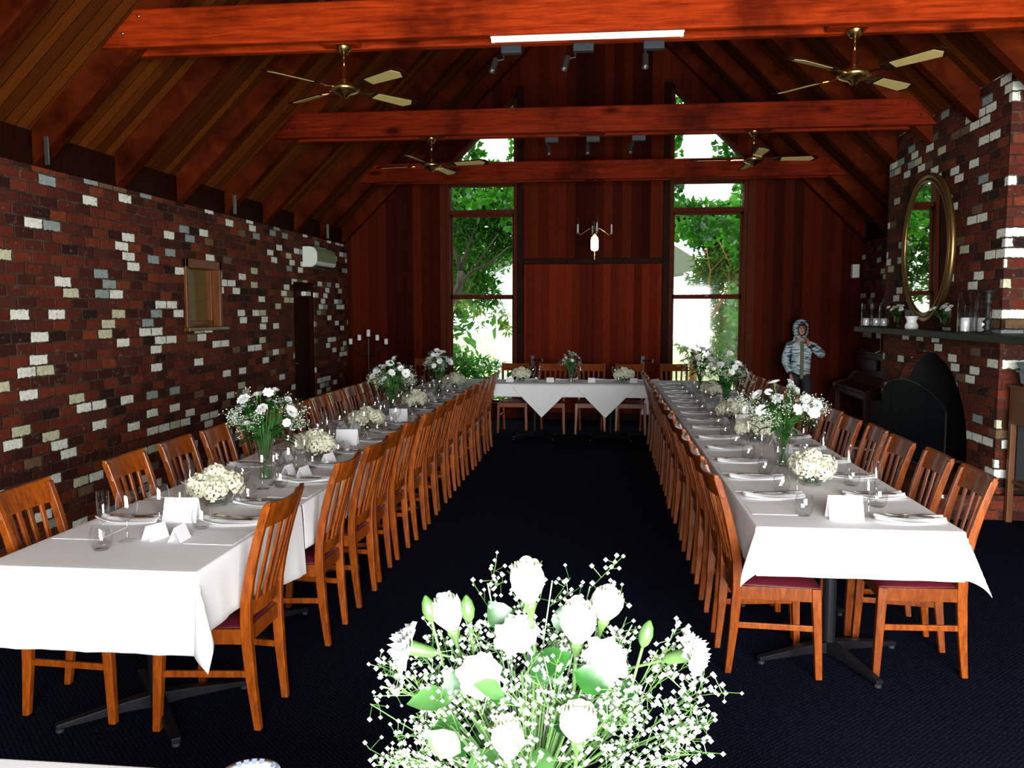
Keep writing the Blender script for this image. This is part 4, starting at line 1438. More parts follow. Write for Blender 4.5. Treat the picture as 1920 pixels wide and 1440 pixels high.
def bouquet(x, y, z, seed, wide, tall, lab, nf=13, sc=1.0, group='tall white bouquets on the tables', gy=11, leafy=26):
    """stems in the vase, leaves, white blooms and baby's breath; origin at the vase foot"""
    rr = random.Random(seed)
    t = thing('flower_bouquet', lab, 'flowers', (x, y, z), 0, group)
    st, lf, gs, gb = MB(), MB(), MB(), MB()
    top = 0.26 * sc
    heads = []
    for k in range(nf):
        a = 2.39996 * k + rr.uniform(-.3, .3)
        q = math.sqrt((k + 0.4) / nf)
        hx, hy = wide * q * math.cos(a), wide * q * math.sin(a)
        hz = top + (tall - top) * (0.25 + 0.75 * (1 - q ** 1.7)) + rr.uniform(-.03, .03)
        heads.append(Vector((hx, hy, hz)))
    for k, hp in enumerate(heads):
        a = rr.uniform(0, 6.3)
        b2 = Vector((0.018 * math.cos(a), 0.018 * math.sin(a), 0.02 * sc))
        nk = Vector((-b2.x * 0.3, -b2.y * 0.3, 0.12 * sc))
        m1 = Vector((hp.x * 0.25, hp.y * 0.25, top))
        st.tube([b2, nk, m1, hp - Vector((0, 0, 0.012))], 0.0026, 5, cap=False)
        d = (hp - m1).normalized()
        d = (d + Vector((hp.x * 1.5, hp.y * 1.5, 0.25))).normalized()
        # blooms turned a little towards the viewer side of the room
        d = (d + Vector((rr.gauss(0, .55), rr.gauss(-0.3, .55), 0.0))).normalized()
        M = Matrix.Translation(hp) @ rotmat((0, 0, 1), d) @ Matrix.Rotation(rr.uniform(0, 6), 4, 'Z') @ Matrix.Scale(rr.uniform(0.7, 1.1) * sc, 4)
        if k % 4 == 1:
            f = place('chrysanthemum', rr.choice(CHRYS), t, M)
        else:
            f = place('carnation', rr.choice(CARN), t, M)
        calyx_mb(st, 0.010, 0.03, Matrix.Translation(hp - d * 0.012) @ rotmat((0, 0, 1), d))
    for k in range(leafy):
        a = rr.uniform(0, 6.3)
        r0 = rr.uniform(0.0, 1.25)
        b2 = Vector((wide * 0.55 * r0 * math.cos(a), wide * 0.55 * r0 * math.sin(a), top + rr.uniform(-0.05, 0.19) * sc))
        leaf_mb(lf, b2, (math.cos(a + rr.uniform(-.6, .6)), math.sin(a), rr.uniform(-0.5, 0.9)), rr.uniform(0.06, 0.12) * sc, rr.uniform(0.022, 0.045) * sc)
    for k in range(56):
        a = rr.uniform(0, 6.3)
        b2 = Vector((0.024 * math.cos(a), 0.024 * math.sin(a), 0.015))
        a2 = a + math.pi + rr.uniform(-1, 1)
        st.tube([b2, (0.02 * math.cos(a2), 0.02 * math.sin(a2), 0.13 * sc), (0.06 * math.cos(a2), 0.06 * math.sin(a2), 0.27 * sc), (wide * .5 * math.cos(a2), wide * .5 * math.sin(a2), top + (tall - top) * rr.uniform(.3, .6))], 0.0019, 4, cap=False)
    for k in range(gy):
        a = rr.uniform(0, 6.3)
        q = rr.uniform(0.5, 1.12)
        e2 = Vector((wide * q * math.cos(a), wide * q * math.sin(a), top + (tall - top) * rr.uniform(0.15, 1.0) * (1.15 - 0.6 * q)))
        gyps(gs, gb, (e2.x * 0.2, e2.y * 0.2, top), e2, 34, 0.085 * sc, rr, 0.0036 * sc)
    st.build('stems', STEM, t, smooth=True, fix=False)
    lf.build('leaves', LEAF, t, smooth=True, fix=False)
    g = gb.build('babys_breath', GYPS, t, fix=False)
    g['kind'] = 'stuff'
    gs.build('babys_breath_stems', STEML, g, fix=False)
    return t


def hydr_mesh(nm, r, seed):
    rr = random.Random(seed)
    mb = MB()
    n = 62
    for k in range(n):
        zz = 1 - 1.35 * (k + .5) / n
        a = 2.39996 * k
        q = math.sqrt(max(0, 1 - zz * zz))
        d = Vector((q * math.cos(a), q * math.sin(a), zz))
        p = d * r * rr.uniform(0.86, 1.04)
        M = Matrix.Translation(p) @ rotmat((0, 0, 1), d + Vector((rr.gauss(0, .25), rr.gauss(0, .25), rr.gauss(0, .25)))) @ Matrix.Rotation(rr.uniform(0, 2), 4, 'Z')
        w = r * 0.24
        for j in range(4):
            Mj = M @ Matrix.Rotation(j * math.pi / 2, 4, 'Z')
            mb.add([(0, 0, 0), (w * .55, -w * .5, w * .18), (w * 1.05, 0, w * (.12 + rr.uniform(-.1, .2))), (w * .55, w * .5, w * .18)], [(0, 1, 2), (0, 2, 3)], Mj)
    return mb.mesh(nm, HYDR, smooth=False, fix=False)


HYD = [hydr_mesh('hydrangea_head', 0.062, k) for k in range(3)]
BOWL_ME = MB().lathe([(0.030, 0.0), (0.052, 0.006), (0.055, 0.03), (0.054, 0.075), (0.051, 0.075), (0.051, 0.02), (0.0, 0.012)], 20, cap=False).mesh('bowl_glass', GLASS, smooth=True)
POSY_ST = MB()
_r = random.Random(5)
for k in range(16):
    a = _r.uniform(0, 6.3)
    POSY_ST.tube([(0.035 * math.cos(a), 0.035 * math.sin(a), 0.018), (-0.03 * math.cos(a + .5), -0.03 * math.sin(a + .5), 0.085)], 0.0035, 5)
for k in range(7):
    a = _r.uniform(0, 6.3)
    leaf_mb(POSY_ST, (0.03 * math.cos(a), 0.03 * math.sin(a), 0.075), (math.cos(a), math.sin(a), 0.1), 0.07, 0.035)
POSY_ME = POSY_ST.mesh('posy_stems', LEAF, smooth=True, fix=False)
POSY = None


def posy(x, y, z, rz, lab, sc=1.0):
    global POSY
    b = thing('glass_bowl', lab.replace('dome of cream hydrangea in a glass bowl', 'low glass bowl under the cream hydrangea dome'), 'bowl', (x, y, z), 0, 'glass bowls of hydrangea')
    place('bowl_glass', BOWL_ME, b)
    if POSY is None:
        POSY = thing('hydrangea_posy', lab, 'flowers', (x, y, z), rz, 'hydrangea domes on the tables')
        for k, (px, py, pz) in enumerate(((0, 0, 0.135), (0.072, 0.01, 0.105), (-0.05, 0.062, 0.108), (-0.045, -0.062, 0.105), (0.03, -0.075, 0.098), (0.03, 0.08, 0.100))):
            place('hydrangea_head', HYD[k % 3], POSY, Matrix.Translation((px, py, pz)) @ rotmat((0, 0, 1), (px * 7, py * 7, 1)) @ Matrix.Rotation(k, 4, 'Z'))
        place('posy_stems', POSY_ME, POSY)
        p = POSY
    else:
        p = dup(POSY, (x, y, z), rz, lab)
    return p


ZT = Z + 0.004
BWV = [(-1.89, 4.60, 0.20, 0.52), (-1.865, 7.42, 0.20, 0.52), (-1.86, 9.62, 0.155, 0.50)]
FPV = [(1.105, 5.32, 0.235, 0.50), (1.19, 8.35, 0.21, 0.53), (1.16, 10.3, 0.21, 0.52)]
OCC = []
for nm, L in ((BW_T, BWV), (FP_T, FPV)):
    for k, (x, y, w, tl) in enumerate(L):
        vase(x, y, ZT, 'clear trumpet vase, %s from the near end of %s' % (ORD[k], nm))
        bouquet(x, y, ZT + 0.001, 11 * k + int(y), w, tl, 'tall white carnation bouquet, %s from the near end of %s' % (ORD[k], nm), nf=(19 if k == 0 else 18), gy=(20 if nm == FP_T else 15), leafy=95)
        OCC.append((x, y, 0.085))
vase(-0.41, 11.27, ZT + 0.008, 'clear trumpet vase in the middle of the head table', 0.8)
bouquet(-0.41, 11.27, ZT + 0.009, 77, 0.135, 0.40, 'white carnation bouquet in the middle of the head table', nf=12, sc=0.8, gy=8)
BWP = [(-1.87, 3.93), (-1.82, 5.22), (-1.84, 6.52), (-1.77, 7.98), (-1.80, 10.25)]
FPP = [(1.14, 4.74), (1.10, 6.27), (1.12, 7.45), (1.2, 9.45)]
for nm, L in ((BW_T, BWP), (FP_T, FPP)):
    for k, (x, y) in enumerate(L):
        posy(x, y, ZT, k * 1.1, 'dome of cream hydrangea in a glass bowl, %s from the near end of %s' % (ORD[k], nm))
        OCC.append((x, y, 0.10))
posy(-1.07, 11.28, ZT + 0.006, 0.4, 'dome of cream hydrangea in a glass bowl on the head table nearer the brick wall')
posy(0.29, 11.28, ZT + 0.006, 2.4, 'dome of cream hydrangea in a glass bowl on the head table nearer the chimney')

# small carnations on the mantel
for x, y, lab in ((3.06, 9.27, 'small carnation bunch in a glass on the mantel nearer the garden wall'), (3.06, 8.05, 'small carnation bunch in a glass on the mantel beside the big glass cylinders')):
    v = thing('glass_tumbler_vase', lab.replace('small carnation bunch in a glass', 'small clear glass holding carnations'), 'vase', (x, y, 1.515), 0, 'small vases on the mantel')
    MB().lathe([(0.001, 0.001), (0.03, 0.0), (0.012, 0.02), (0.016, 0.04), (0.04, 0.07), (0.043, 0.13)], 16, cap=False).build('vase_glass', GLASS, v, smooth=True)
    t = thing('carnation_bunch', lab, 'flowers', (x, y, 1.515), 0, 'small carnations on the mantel')
    st, lf = MB(), MB()
    rr = random.Random(int(y * 10))
    for k in range(9):
        u = -1 + 2 * k / 8
        hp = Vector((rr.uniform(-.07, .02), 0.165 * u, 0.20 + 0.035 * rr.random() - 0.03 * u * u))
        st.tube([(0, 0, 0.05), hp * 0.5 + Vector((0, 0, .02)), hp], 0.0022, 4)
        place('carnation', CARN[k % 3], t, Matrix.Translation(hp) @ rotmat((0, 0, 1), (-0.5, u * .5, 1)) @ Matrix.Scale(0.72, 4))
        leaf_mb(lf, (0, 0.02 * u, 0.11), (-.3, u, .4), 0.09, 0.03)
        leaf_mb(lf, (0, 0.05 * u, 0.14), (-.3, u * 1.4, .1), 0.09, 0.03)
    st.build('stems', STEM, t, fix=False)
    lf.build('leaves', LEAF, t, smooth=True, fix=False)

# ------------------------------------------------------------------ glasses, napkins, cutlery, cards
FLUTE = [MB().lathe([(0.032, 0.0), (0.033, 0.002), (0.010, 0.006), (0.0038, 0.014), (0.0036, 0.075), (0.006, 0.085), (0.0, 0.086)], 16).mesh('stem', GLASS, smooth=True),
         MB().lathe([(0.004, 0.084), (0.014, 0.098), (0.022, 0.125), (0.0255, 0.165), (0.0245, 0.215)], 28, cap=False).mesh('bowl', GLASS, smooth=True)]
WINE = [MB().lathe([(0.036, 0.0), (0.037, 0.002), (0.010, 0.007), (0.004, 0.016), (0.004, 0.078), (0.009, 0.088), (0.0, 0.09)], 16).mesh('stem', GLASS, smooth=True),
        MB().lathe([(0.006, 0.087), (0.026, 0.100), (0.041, 0.128), (0.0435, 0.150), (0.042, 0.17), (0.039, 0.190), (0.035, 0.205)], 28, cap=False).mesh('bowl', GLASS, smooth=True)]
TUMB = [MB().lathe([(0.0, 0.004), (0.022, 0.004), (0.026, 0.0), (0.037, 0.018), (0.0435, 0.045), (0.041, 0.075), (0.034, 0.098)], 28, cap=False).mesh('tumbler', GLASS, smooth=True)]


def napkin_mesh(seed):
    rr = random.Random(seed)
    L, nx, ny = 0.30, 22, 9
    P = []
    for i in range(nx + 1):
        t = -1 + 2 * i / nx
        w = 0.030 + 0.042 * (1 - abs(t)) ** 0.7 + 0.010 * abs(t)
        for j in range(ny + 1):
            u = -1 + 2 * j / ny
            z = 0.004 + 0.010 * t * t + 0.007 * math.cos(u * 5 + 2 * t + seed) * (0.35 + abs(t)) + 0.006
            P.append((L / 2 * t, w * u + 0.012 * math.sin(3 * t + seed), max(0.004, z)))
    m = ny + 1
    mb = MB().add(P, [(i * m + j, i * m + j + 1, (i + 1) * m + j + 1, (i + 1) * m + j) for i in range(nx) for j in range(ny)])
    me = mb.mesh('napkin', NAPKIN, smooth=True)
    bm = bmesh.new()
    bm.from_mesh(me)
    for f in bm.faces:
        if f.normal.z < 0:
            f.normal_flip()
    bmesh.ops.solidify(bm, geom=bm.faces[:], thickness=0.003)
    bm.to_mesh(me)
    bm.free()
    return me


NAPK = [napkin_mesh(k) for k in range(3)]
_zk = 0.0235
KN = MB().rings([[(x, -w, z), (x, w, z), (x, w * .6, z + h), (x, -w * .6, z + h)] for x, w, z, h in ((-0.105, 0.005, 0, 0.005), (-0.09, 0.0065, 0, 0.006), (0.0, 0.0055, 0, 0.006), (0.01, 0.0045, 0, 0.004), (0.03, 0.0085, 0.001, 0.002), (0.09, 0.0085, 0.001, 0.0016), (0.108, 0.003, 0.001, 0.001))])
KNIFE = KN.mesh('table_knife', STEEL, smooth=False)
FK = MB().rings([[(x, -w, z), (x, w, z), (x, w, z + .002), (x, -w, z + .002)] for x, w, z in ((-0.10, 0.008, 0.001), (-0.06, 0.005, 0.003), (0.02, 0.003, 0.006), (0.045, 0.010, 0.003), (0.058, 0.0115, 0.003))])
for k in range(4):
    y = -0.0095 + 0.0063 * k
    FK.rings([[(x, y - w, z), (x, y + w, z), (x, y + w, z + .0016), (x, y - w, z + .0016)] for x, w, z in ((0.057, 0.002, 0.003), (0.09, 0.0016, 0.006), (0.10, 0.0008, 0.010))])
FORK = FK.mesh('table_fork', STEEL)
MATME = MB().lim(-0.105, 0.105, -0.11, 0.11, 0.0, 0.0035).mesh('placemat', LINEN, bevel=0.001)


def tent_mesh(w, h, d, nm, lines):
    mb = MB()
    t = 0.0012
    for s in (-1, 1):
        mb.add([(-w / 2, s * d / 2, 0), (w / 2, s * d / 2, 0), (w / 2, 0, h), (-w / 2, 0, h),
                (-w / 2, s * (d / 2 - t * 2), 0), (w / 2, s * (d / 2 - t * 2), 0), (w / 2, -s * 0, h - t * 2), (-w / 2, -s * 0, h - t * 2)],
               [(0, 1, 2, 3), (4, 7, 6, 5), (0, 4, 5, 1), (1, 5, 6, 2), (3, 2, 6, 7), (0, 3, 7, 4)])
    return mb.mesh(nm, CARDM, fix=True)


CARD = tent_mesh(0.095, 0.062, 0.058, 'place_card', 1)
BIGCARD = tent_mesh(0.155, 0.108, 0.075, 'table_card', 1)


def simple(name, me, loc, rz, lab, cat, group):
    o = place(name, me)
    o.location = loc
    o.rotation_euler = (0, 0, rz)
    return tag(o, lab, cat, group)


GL = {}


def stemware(kind, x, y, z, lab, group):
    if kind == 'tumbler':
        return simple('tumbler', TUMB[0], (x, y, z), 0, lab, 'glass', group)
    if kind not in GL:
        GL[kind] = thing(kind, lab, 'glass', (x, y, z), 0, group)
        for nm, me in zip(('stem', 'bowl'), FLUTE if kind == 'champagne_flute' else WINE):
            place(nm, me, GL[kind])
        return GL[kind]
    return dup(GL[kind], (x, y, z), 0, lab, None, group)


def free(x, y, r, sx):
    """slide a glass along the table until it stands clear of vases, bowls and other glasses"""
    for k in range(40):
        for dx, dy in ((0, 0), (0, 0.035), (0, -0.035)):
            xx, yy = x + sx * 0.012 * k + dx, y + dy
            if all(math.hypot(xx - a, yy - b2) > r + q for a, b2, q in OCC):
                OCC.append((xx, yy, r))
                return xx, yy
    OCC.append((x, y, r))
    return x, y


rg = random.Random(9)


def setting(xe, sx, c, k, side, tab, nap_dy, card, glasses, nx=0.185):
    """one place: xe = table edge, sx = direction from the guest to the table middle"""
    w = '%s place from near end, %s side of %s' % (ORD[k], side, tab)
    j = lambda s=0.01: rg.uniform(-s, s)
    simple('placemat', MATME, (xe + sx * 0.125, c + 0.0, ZT - 0.001), 0, 'flat white placemat at ' + w, 'placemat', 'placemats on the side tables')
    nxx, ny = xe + sx * nx + j(), c + nap_dy + j()
    rz = R(rg.uniform(-7, 7)) + (math.pi if sx < 0 else 0)
    zn = ZT + (0.003 if abs(nap_dy) < 0.19 else 0.0)
    n = simple('napkin', NAPK[k % 3], (nxx, ny, zn), rz, 'folded white napkin at ' + w, 'napkin', 'folded napkins on the side tables')
    d = Vector((math.cos(rz), math.sin(rz)))
    p = Vector((-d.y, d.x))
    simple('table_knife', KNIFE, (nxx + p.x * .012, ny + p.y * .012, zn + 0.0205), rz + R(3), 'steel knife on napkin at ' + w, 'knife', 'knives on the napkins')
    simple('table_fork', FORK, (nxx - p.x * .014, ny - p.y * .014, zn + 0.0205), rz - R(4), 'steel fork on napkin at ' + w, 'fork', 'forks on the napkins')
    for kind, gx, gy in glasses:
        r = {'tumbler': 0.046, 'champagne_flute': 0.036, 'wine_glass': 0.046}[kind]
        gx, gy = free(xe + sx * gx + j(), c + gy + j(), r, sx)
        nm = {'tumbler': 'round stemless glass', 'champagne_flute': 'tall champagne flute', 'wine_glass': 'round wine glass'}[kind]
        stemware(kind, gx, gy, ZT, '%s at %s' % (nm, w), {'tumbler': 'stemless glasses', 'champagne_flute': 'champagne flutes', 'wine_glass': 'wine glasses'}[kind])
    if card is not None:
        cx, cy = free(xe + sx * card[0], c + card[1] + j(), 0.055, sx)
        simple('place_card', CARD, (cx, cy, ZT), R(90 + rg.uniform(-25, 25)), 'folded white place card at ' + w, 'card', 'place cards')


def bigcard(x, y, rz, lab):
    OCC.append((x, y, 0.085))
    simple('table_card', BIGCARD, (x, y, ZT), R(rz), lab, 'card', 'large folded table cards')


bigcard(1.11, 3.98, 2, 'large blank folded white card at the near end of the fireplace table')
bigcard(1.16, 7.05, 2, 'large folded white card in the middle of the fireplace table')
bigcard(-1.885, 3.62, 4, 'large folded white card at the near end of the brick-wall table')
bigcard(-1.80, 5.86, 4, 'large folded white card in the middle of the brick-wall table')
bigcard(-1.74, 7.15, 4, 'large folded white card beside the second trumpet vase of the brick-wall table')
for k, y in enumerate(LY_OUT):
    c = y + CW + 0.01
    setting(LX0, 1, c, k, 'wall', BW_T, 0.21, (0.33, -0.10), (('tumbler', 0.315, -0.235), ('champagne_flute', 0.275, -0.19), ('wine_glass', 0.365, -0.15)))
for k, y in enumerate(LY_IN):
    c = y + CW + 0.01
    setting(LX1, -1, c, k, 'aisle', BW_T, 0.25 if k == 0 else -0.26, (0.275, -0.06 if k == 0 else -0.13), (('tumbler', 0.265, 0.14), ('champagne_flute', 0.315, 0.165), ('wine_glass', 0.345, 0.10)))
for k, y in enumerate(RY_IN):
    c = y + CW
    setting(FX0, 1, c, k, 'aisle', FP_T, 0.265, (0.34, 0.05) if k > 3 else None, (('tumbler', 0.255, -0.12), ('champagne_flute', 0.315, -0.135)))
for k, y in enumerate(RY_OUT):
    c = y + CW
    setting(FX1, -1, c, k, 'fireplace', FP_T, -0.235, (0.33, 0.12) if k > 2 else None, (('tumbler', 0.215, 0.05), ('champagne_flute', 0.20, 0.14)), nx=0.17)
# head table
for k, x in enumerate((-1.235, -0.70, -0.155, 0.39)):
    w = '%s head table place from the brick-wall end' % ORD[k]
    zt = ZT + 0.007
    simple('napkin', NAPK[k % 3], (x + 0.22, 11.55, zt), R(rg.uniform(-10, 10)), 'folded white napkin at the ' + w, 'napkin', 'napkins on the head table')
    for kind, dx, dy in (('champagne_flute', -0.13, -0.02), ('wine_glass', -0.22, 0.0), ('tumbler', -0.17, -0.09)):
        gx, gy = free(x + dx, 11.35 + dy, 0.04, 1)
        nm = {'tumbler': 'round stemless glass', 'champagne_flute': 'tall champagne flute', 'wine_glass': 'round wine glass'}[kind]
        stemware(kind, gx, gy, zt, '%s at the %s' % (nm, w), 'glasses on the head table')
    simple('place_card', CARD, (x + 0.02, 11.20, zt), R(rg.uniform(-4, 4)), 'folded white place card at the ' + w, 'card', 'place cards on the head table')

# ------------------------------------------------------------------ near table with the large bouquet
t = thing('serving_table', 'white-clothed table at the bottom edge of the picture', 'table', (-0.45, 1.13, 0))
MB().lim(-0.85, 1.35, -0.45, 0.47, TT - 0.03, TT).build('tabletop', TOPW, t)
for x in (-0.78, 1.28):
    for y in (-0.38, 0.40):
        MB().lim(x - 0.025, x + 0.025, y - 0.025, y + 0.025, 0, TT - 0.03).build('leg', PED, t)
cloth('tablecloth', drape(-1.32, 0.92, 0.66, 1.622, Z - 0.001, 0.2, 0.2, 0.2, 0.2, seed=12), 'white cloth on the table at the bottom edge of the picture', None)
p = thing('saucer', 'white saucer with a blue and grey chequered rim', 'plate', (-0.70, 1.583, Z + 0.001))
MB().lathe([(0.0, 0.004), (0.030, 0.004), (0.032, 0.0), (0.036, 0.004), (0.050, 0.012), (0.060, 0.020), (0.0605, 0.0225), (0.048, 0.014), (0.034, 0.0075), (0.0, 0.0075)], 36).build('dish', CERAM, p, smooth=True)
BL = plain('blue grey glaze', (0.16, 0.20, 0.30), 0.25)
mb = MB()
for k in range(22):
    if k % 5 == 4:
        continue
    a0, a1 = 2 * math.pi * k / 22, 2 * math.pi * (k + 0.62) / 22
    P = [(r * math.cos(a), r * math.sin(a), z) for r, z in ((0.0495, 0.0158), (0.0585, 0.0222)) for a in (a0, a1)]
    mb.add(P, [(0, 1, 3, 2)])
mb.build('rim_pattern', BL, p, fix=False)
n = place('napkin', NAPK[1])
n.location = (-1.0, 1.53, Z + 0.001)
n.scale = (0.35, 0.6, 0.5)
n.rotation_euler = (0, 0, R(8))
tag(n, 'crumpled white napkin beside the chequered saucer', 'napkin')

BC = Vector((-0.10, 1.20, 0.75))
v = vase(BC.x, BC.y, Z + 0.001, 'clear trumpet vase of roses at the bottom edge of the picture', 1.0)
v['group'] = ''
del v['group']
zv = Z + 0.002
rr = random.Random(21)


def stem_to(mb, head, d, r=0.0028):
    a = rr.uniform(0, 6.3)
    b2 = Vector((BC.x + 0.02 * math.cos(a), BC.y + 0.02 * math.sin(a), zv + 0.02))
    nk = BC + Vector((-0.01 * math.cos(a), -0.01 * math.sin(a), 0.14))
    lip = BC + Vector(((head.x - BC.x) * 0.22, (head.y - BC.y) * 0.22, 0.262))
    mb.tube([b2, nk, lip, head - d * 0.07, head - d * 0.004], r, 7, cap=False)


def fg_rose(hx, hy, hz, h, r, d, lab, seed, lf=2):
    """hz: foot of the bloom"""
    d = Vector(d).normalized()
    hp = Vector((hx, hy, hz))
    t = thing('white_rose', lab, 'flower', hp, 0, None)
    M = rotmat((0, 0, 1), d)
    place('bloom', rose_mesh('rose_bloom', r, h, seed, 0.10), t, M)
    mb = MB()
    calyx_mb(mb, r * 0.62, h, M)
    mb.build('calyx', STEML, t, fix=False)
    mb = MB()
    stem_to(mb, hp, d, 0.0032)
    mb.v = [q - hp for q in mb.v]
    mb.build('stem', STEML, t, smooth=True, fix=False)


for row in (
        (-0.101, 1.20, 1.275, 0.070, 0.0225, (-0.10, -0.05, 1), 'tallest white rose standing above the large bouquet', 1),
        (-0.215, 1.21, 1.226, 0.060, 0.0215, (-0.25, -0.05, 1), 'white rosebud between two green buds on the brick-wall side of the bouquet', 2),
        (-0.033, 1.20, 1.218, 0.070, 0.0235, (0.06, -0.10, 1), 'white rose in the middle of the bouquet with its stem showing', 3),
        (0.004, 1.23, 1.243, 0.056, 0.0215, (0.22, -0.05, 1), 'small white rose partly behind the middle rose', 4),
        (-0.125, 1.13, 1.077, 0.064, 0.0205, (0.0, -0.10, 1), 'lowest white rose of the bouquet at the picture bottom', 5),
        (-0.030, 1.14, 1.104, 0.062, 0.0235, (0.05, -0.2, 1), 'white rose low on the fireplace side of the bouquet', 6)):
    fg_rose(*row)


def fg_carn(hx, hy, hz, d, r, lab, me):
    d = Vector(d).normalized()
    hp = Vector((hx, hy, hz))
    t = thing('white_carnation', lab, 'flower', hp, 0, None)
    place('bloom', me, t, rotmat((0, 0, 1), d) @ Matrix.Scale(r / 0.034, 4))
    mb = MB()
    M = Matrix.Translation(-d * 0.030) @ rotmat((0, 0, 1), d)
    mb.lathe([(0.003, -0.012), (0.0085, -0.004), (0.010, 0.015), (0.012, 0.032)], 9, cap=False, M=M)
    mb.build('calyx', STEML, t, smooth=True, fix=False)
    mb = MB()
    stem_to(mb, hp - d * 0.04, d, 0.0024)
    mb.v = [q - hp for q in mb.v]
    mb.build('stem', STEML, t, smooth=True, fix=False)


CF = [carnation_mesh('carnation_bloom', 0.034, PETAL, 50 + k, 6, 0.75) for k in range(4)]
fg_carn(-0.277, 1.19, 1.208, (-1.0, -0.25, 0.30), 0.035, 'white carnation facing the brick wall at the bouquet edge', CF[0])
fg_carn(-0.119, 1.20, 1.228, (-0.15, -0.55, 0.75), 0.033, 'white carnation below the tallest rose', CF[1])
fg_carn(-0.167, 1.155, 1.185, (-0.1, -0.8, 0.6), 0.032, 'long white carnation on the brick-wall side of the bouquet middle', CF[2])
fg_carn(0.006, 1.18, 1.205, (0.35, -0.6, 0.6), 0.034, 'white carnation under the two middle roses', CF[3])
fg_carn(0.128, 1.20, 1.212, (1.0, -0.35, 0.45), 0.032, 'white carnation leaning out on the fireplace side of the bouquet', CF[0])

for hx, hy, hz, d, lab in ((-0.246, 1.20, 1.247, (-0.25, 0, 1), 'green bud on the brick-wall side of the white rosebud'), (-0.190, 1.20, 1.249, (-0.12, 0, 1), 'green bud beside the white rosebud nearer the bouquet middle'), (0.062, 1.20, 1.222, (0.25, 0, 1), 'green bud on the fireplace side of the bouquet')):
    d = Vector(d).normalized()
    hp = Vector((hx, hy, hz))
    t = thing('flower_bud', lab, 'flower', hp)
    M = rotmat((0, 0, 1), d)
    MB().lathe([(0.002, -0.004), (0.008, 0.004), (0.0105, 0.016), (0.008, 0.028), (0.003, 0.036), (0.0005, 0.038)], 10, M=M).build('bud', STEML, t, smooth=True)
    mb = MB()
    stem_to(mb, hp, d, 0.0022)
    mb.v = [q - hp for q in mb.v]
    mb.build('stem', STEML, t, smooth=True, fix=False)

f = thing('rose_foliage', 'green rose leaves and stems filling the large bouquet', 'foliage', BC)
la, lb, st = MB(), MB(), MB()
for (x, y, z), d, L, w, up, which in (((-0.205, 1.15, 1.150), (-1, -0.2, 0.06), 0.066, 0.044, (0, -0.5, 1), 1), ((-0.035, 1.15, 1.20), (1, -0.2, -0.35), 0.056, 0.044, (0, -0.8, 0.6), 0),
                                      ((-0.135, 1.235, 1.225), (-0.6, 0, 0.8), 0.05, 0.042, (0, -1, 0.6), 0), ((-0.13, 1.13, 1.168), (-0.7, -0.3, 0.5), 0.048, 0.032, (0, -0.6, 1), 1),
                                      ((-0.06, 1.23, 1.225), (0.1, 0, 0.8), 0.04, 0.028, (0, -1, 0.6), 0), ((-0.19, 1.18, 1.15), (-0.5, -0.3, 0.6), 0.05, 0.04, (0, -1, 0.4), 0),
                                      ((-0.10, 1.2, 1.20), (0.5, -0.3, -0.3), 0.06, 0.045, (0, -1, 0.4), 0), ((-0.08, 1.18, 1.19), (0.3, -0.3, 0.3), 0.06, 0.045, (0, -1, 0.5), 0),
                                      ((-0.19, 1.12, 1.09), (-0.7, -0.2, 0.5), 0.055, 0.04, (0, -1, 0.5), 1), ((-0.10, 1.12, 1.03), (0.2, -0.3, 0.5), 0.05, 0.035, (0, -1, 0.5), 0)):
    leaf_mb(la if which == 0 else lb, Vector((x, y, z)) - BC, d, L, w, up)
for k in range(26):
    a = rr.uniform(0, 6.3)
    q = rr.uniform(0.2, 1)
    p = Vector((0.13 * q * math.cos(a), 0.10 * q * math.sin(a) + 0.02, rr.uniform(0.29, 0.42)))
    leaf_mb(la if k % 3 else lb, p, (math.cos(a), math.sin(a), rr.uniform(-.3, .9)), rr.uniform(.035, .06), rr.uniform(.02, .035), (rr.uniform(-.4, .4), -0.8, 0.7))
for k in range(44):
    a = rr.uniform(0, 6.3)
    q = rr.uniform(0.1, 1)
    e2 = Vector((0.17 * q * math.cos(a), 0.12 * q * math.sin(a), rr.uniform(0.36, 0.46) - 0.1 * q))
    st.tube([(0.02 * math.cos(a + 3), 0.02 * math.sin(a + 3), 0.03), (0.012 * math.cos(a), 0.012 * math.sin(a), 0.14), (e2.x * .3, e2.y * .3, 0.26), e2], rr.choice((0.0012, 0.0018, 0.0022)), 5, cap=False)
la.build('dark_leaves', LEAF, f, smooth=True, fix=False)
lb.build('pale_leaves', LEAFB, f, smooth=True, fix=False)
st.build('stems', STEML, f, smooth=True, fix=False)

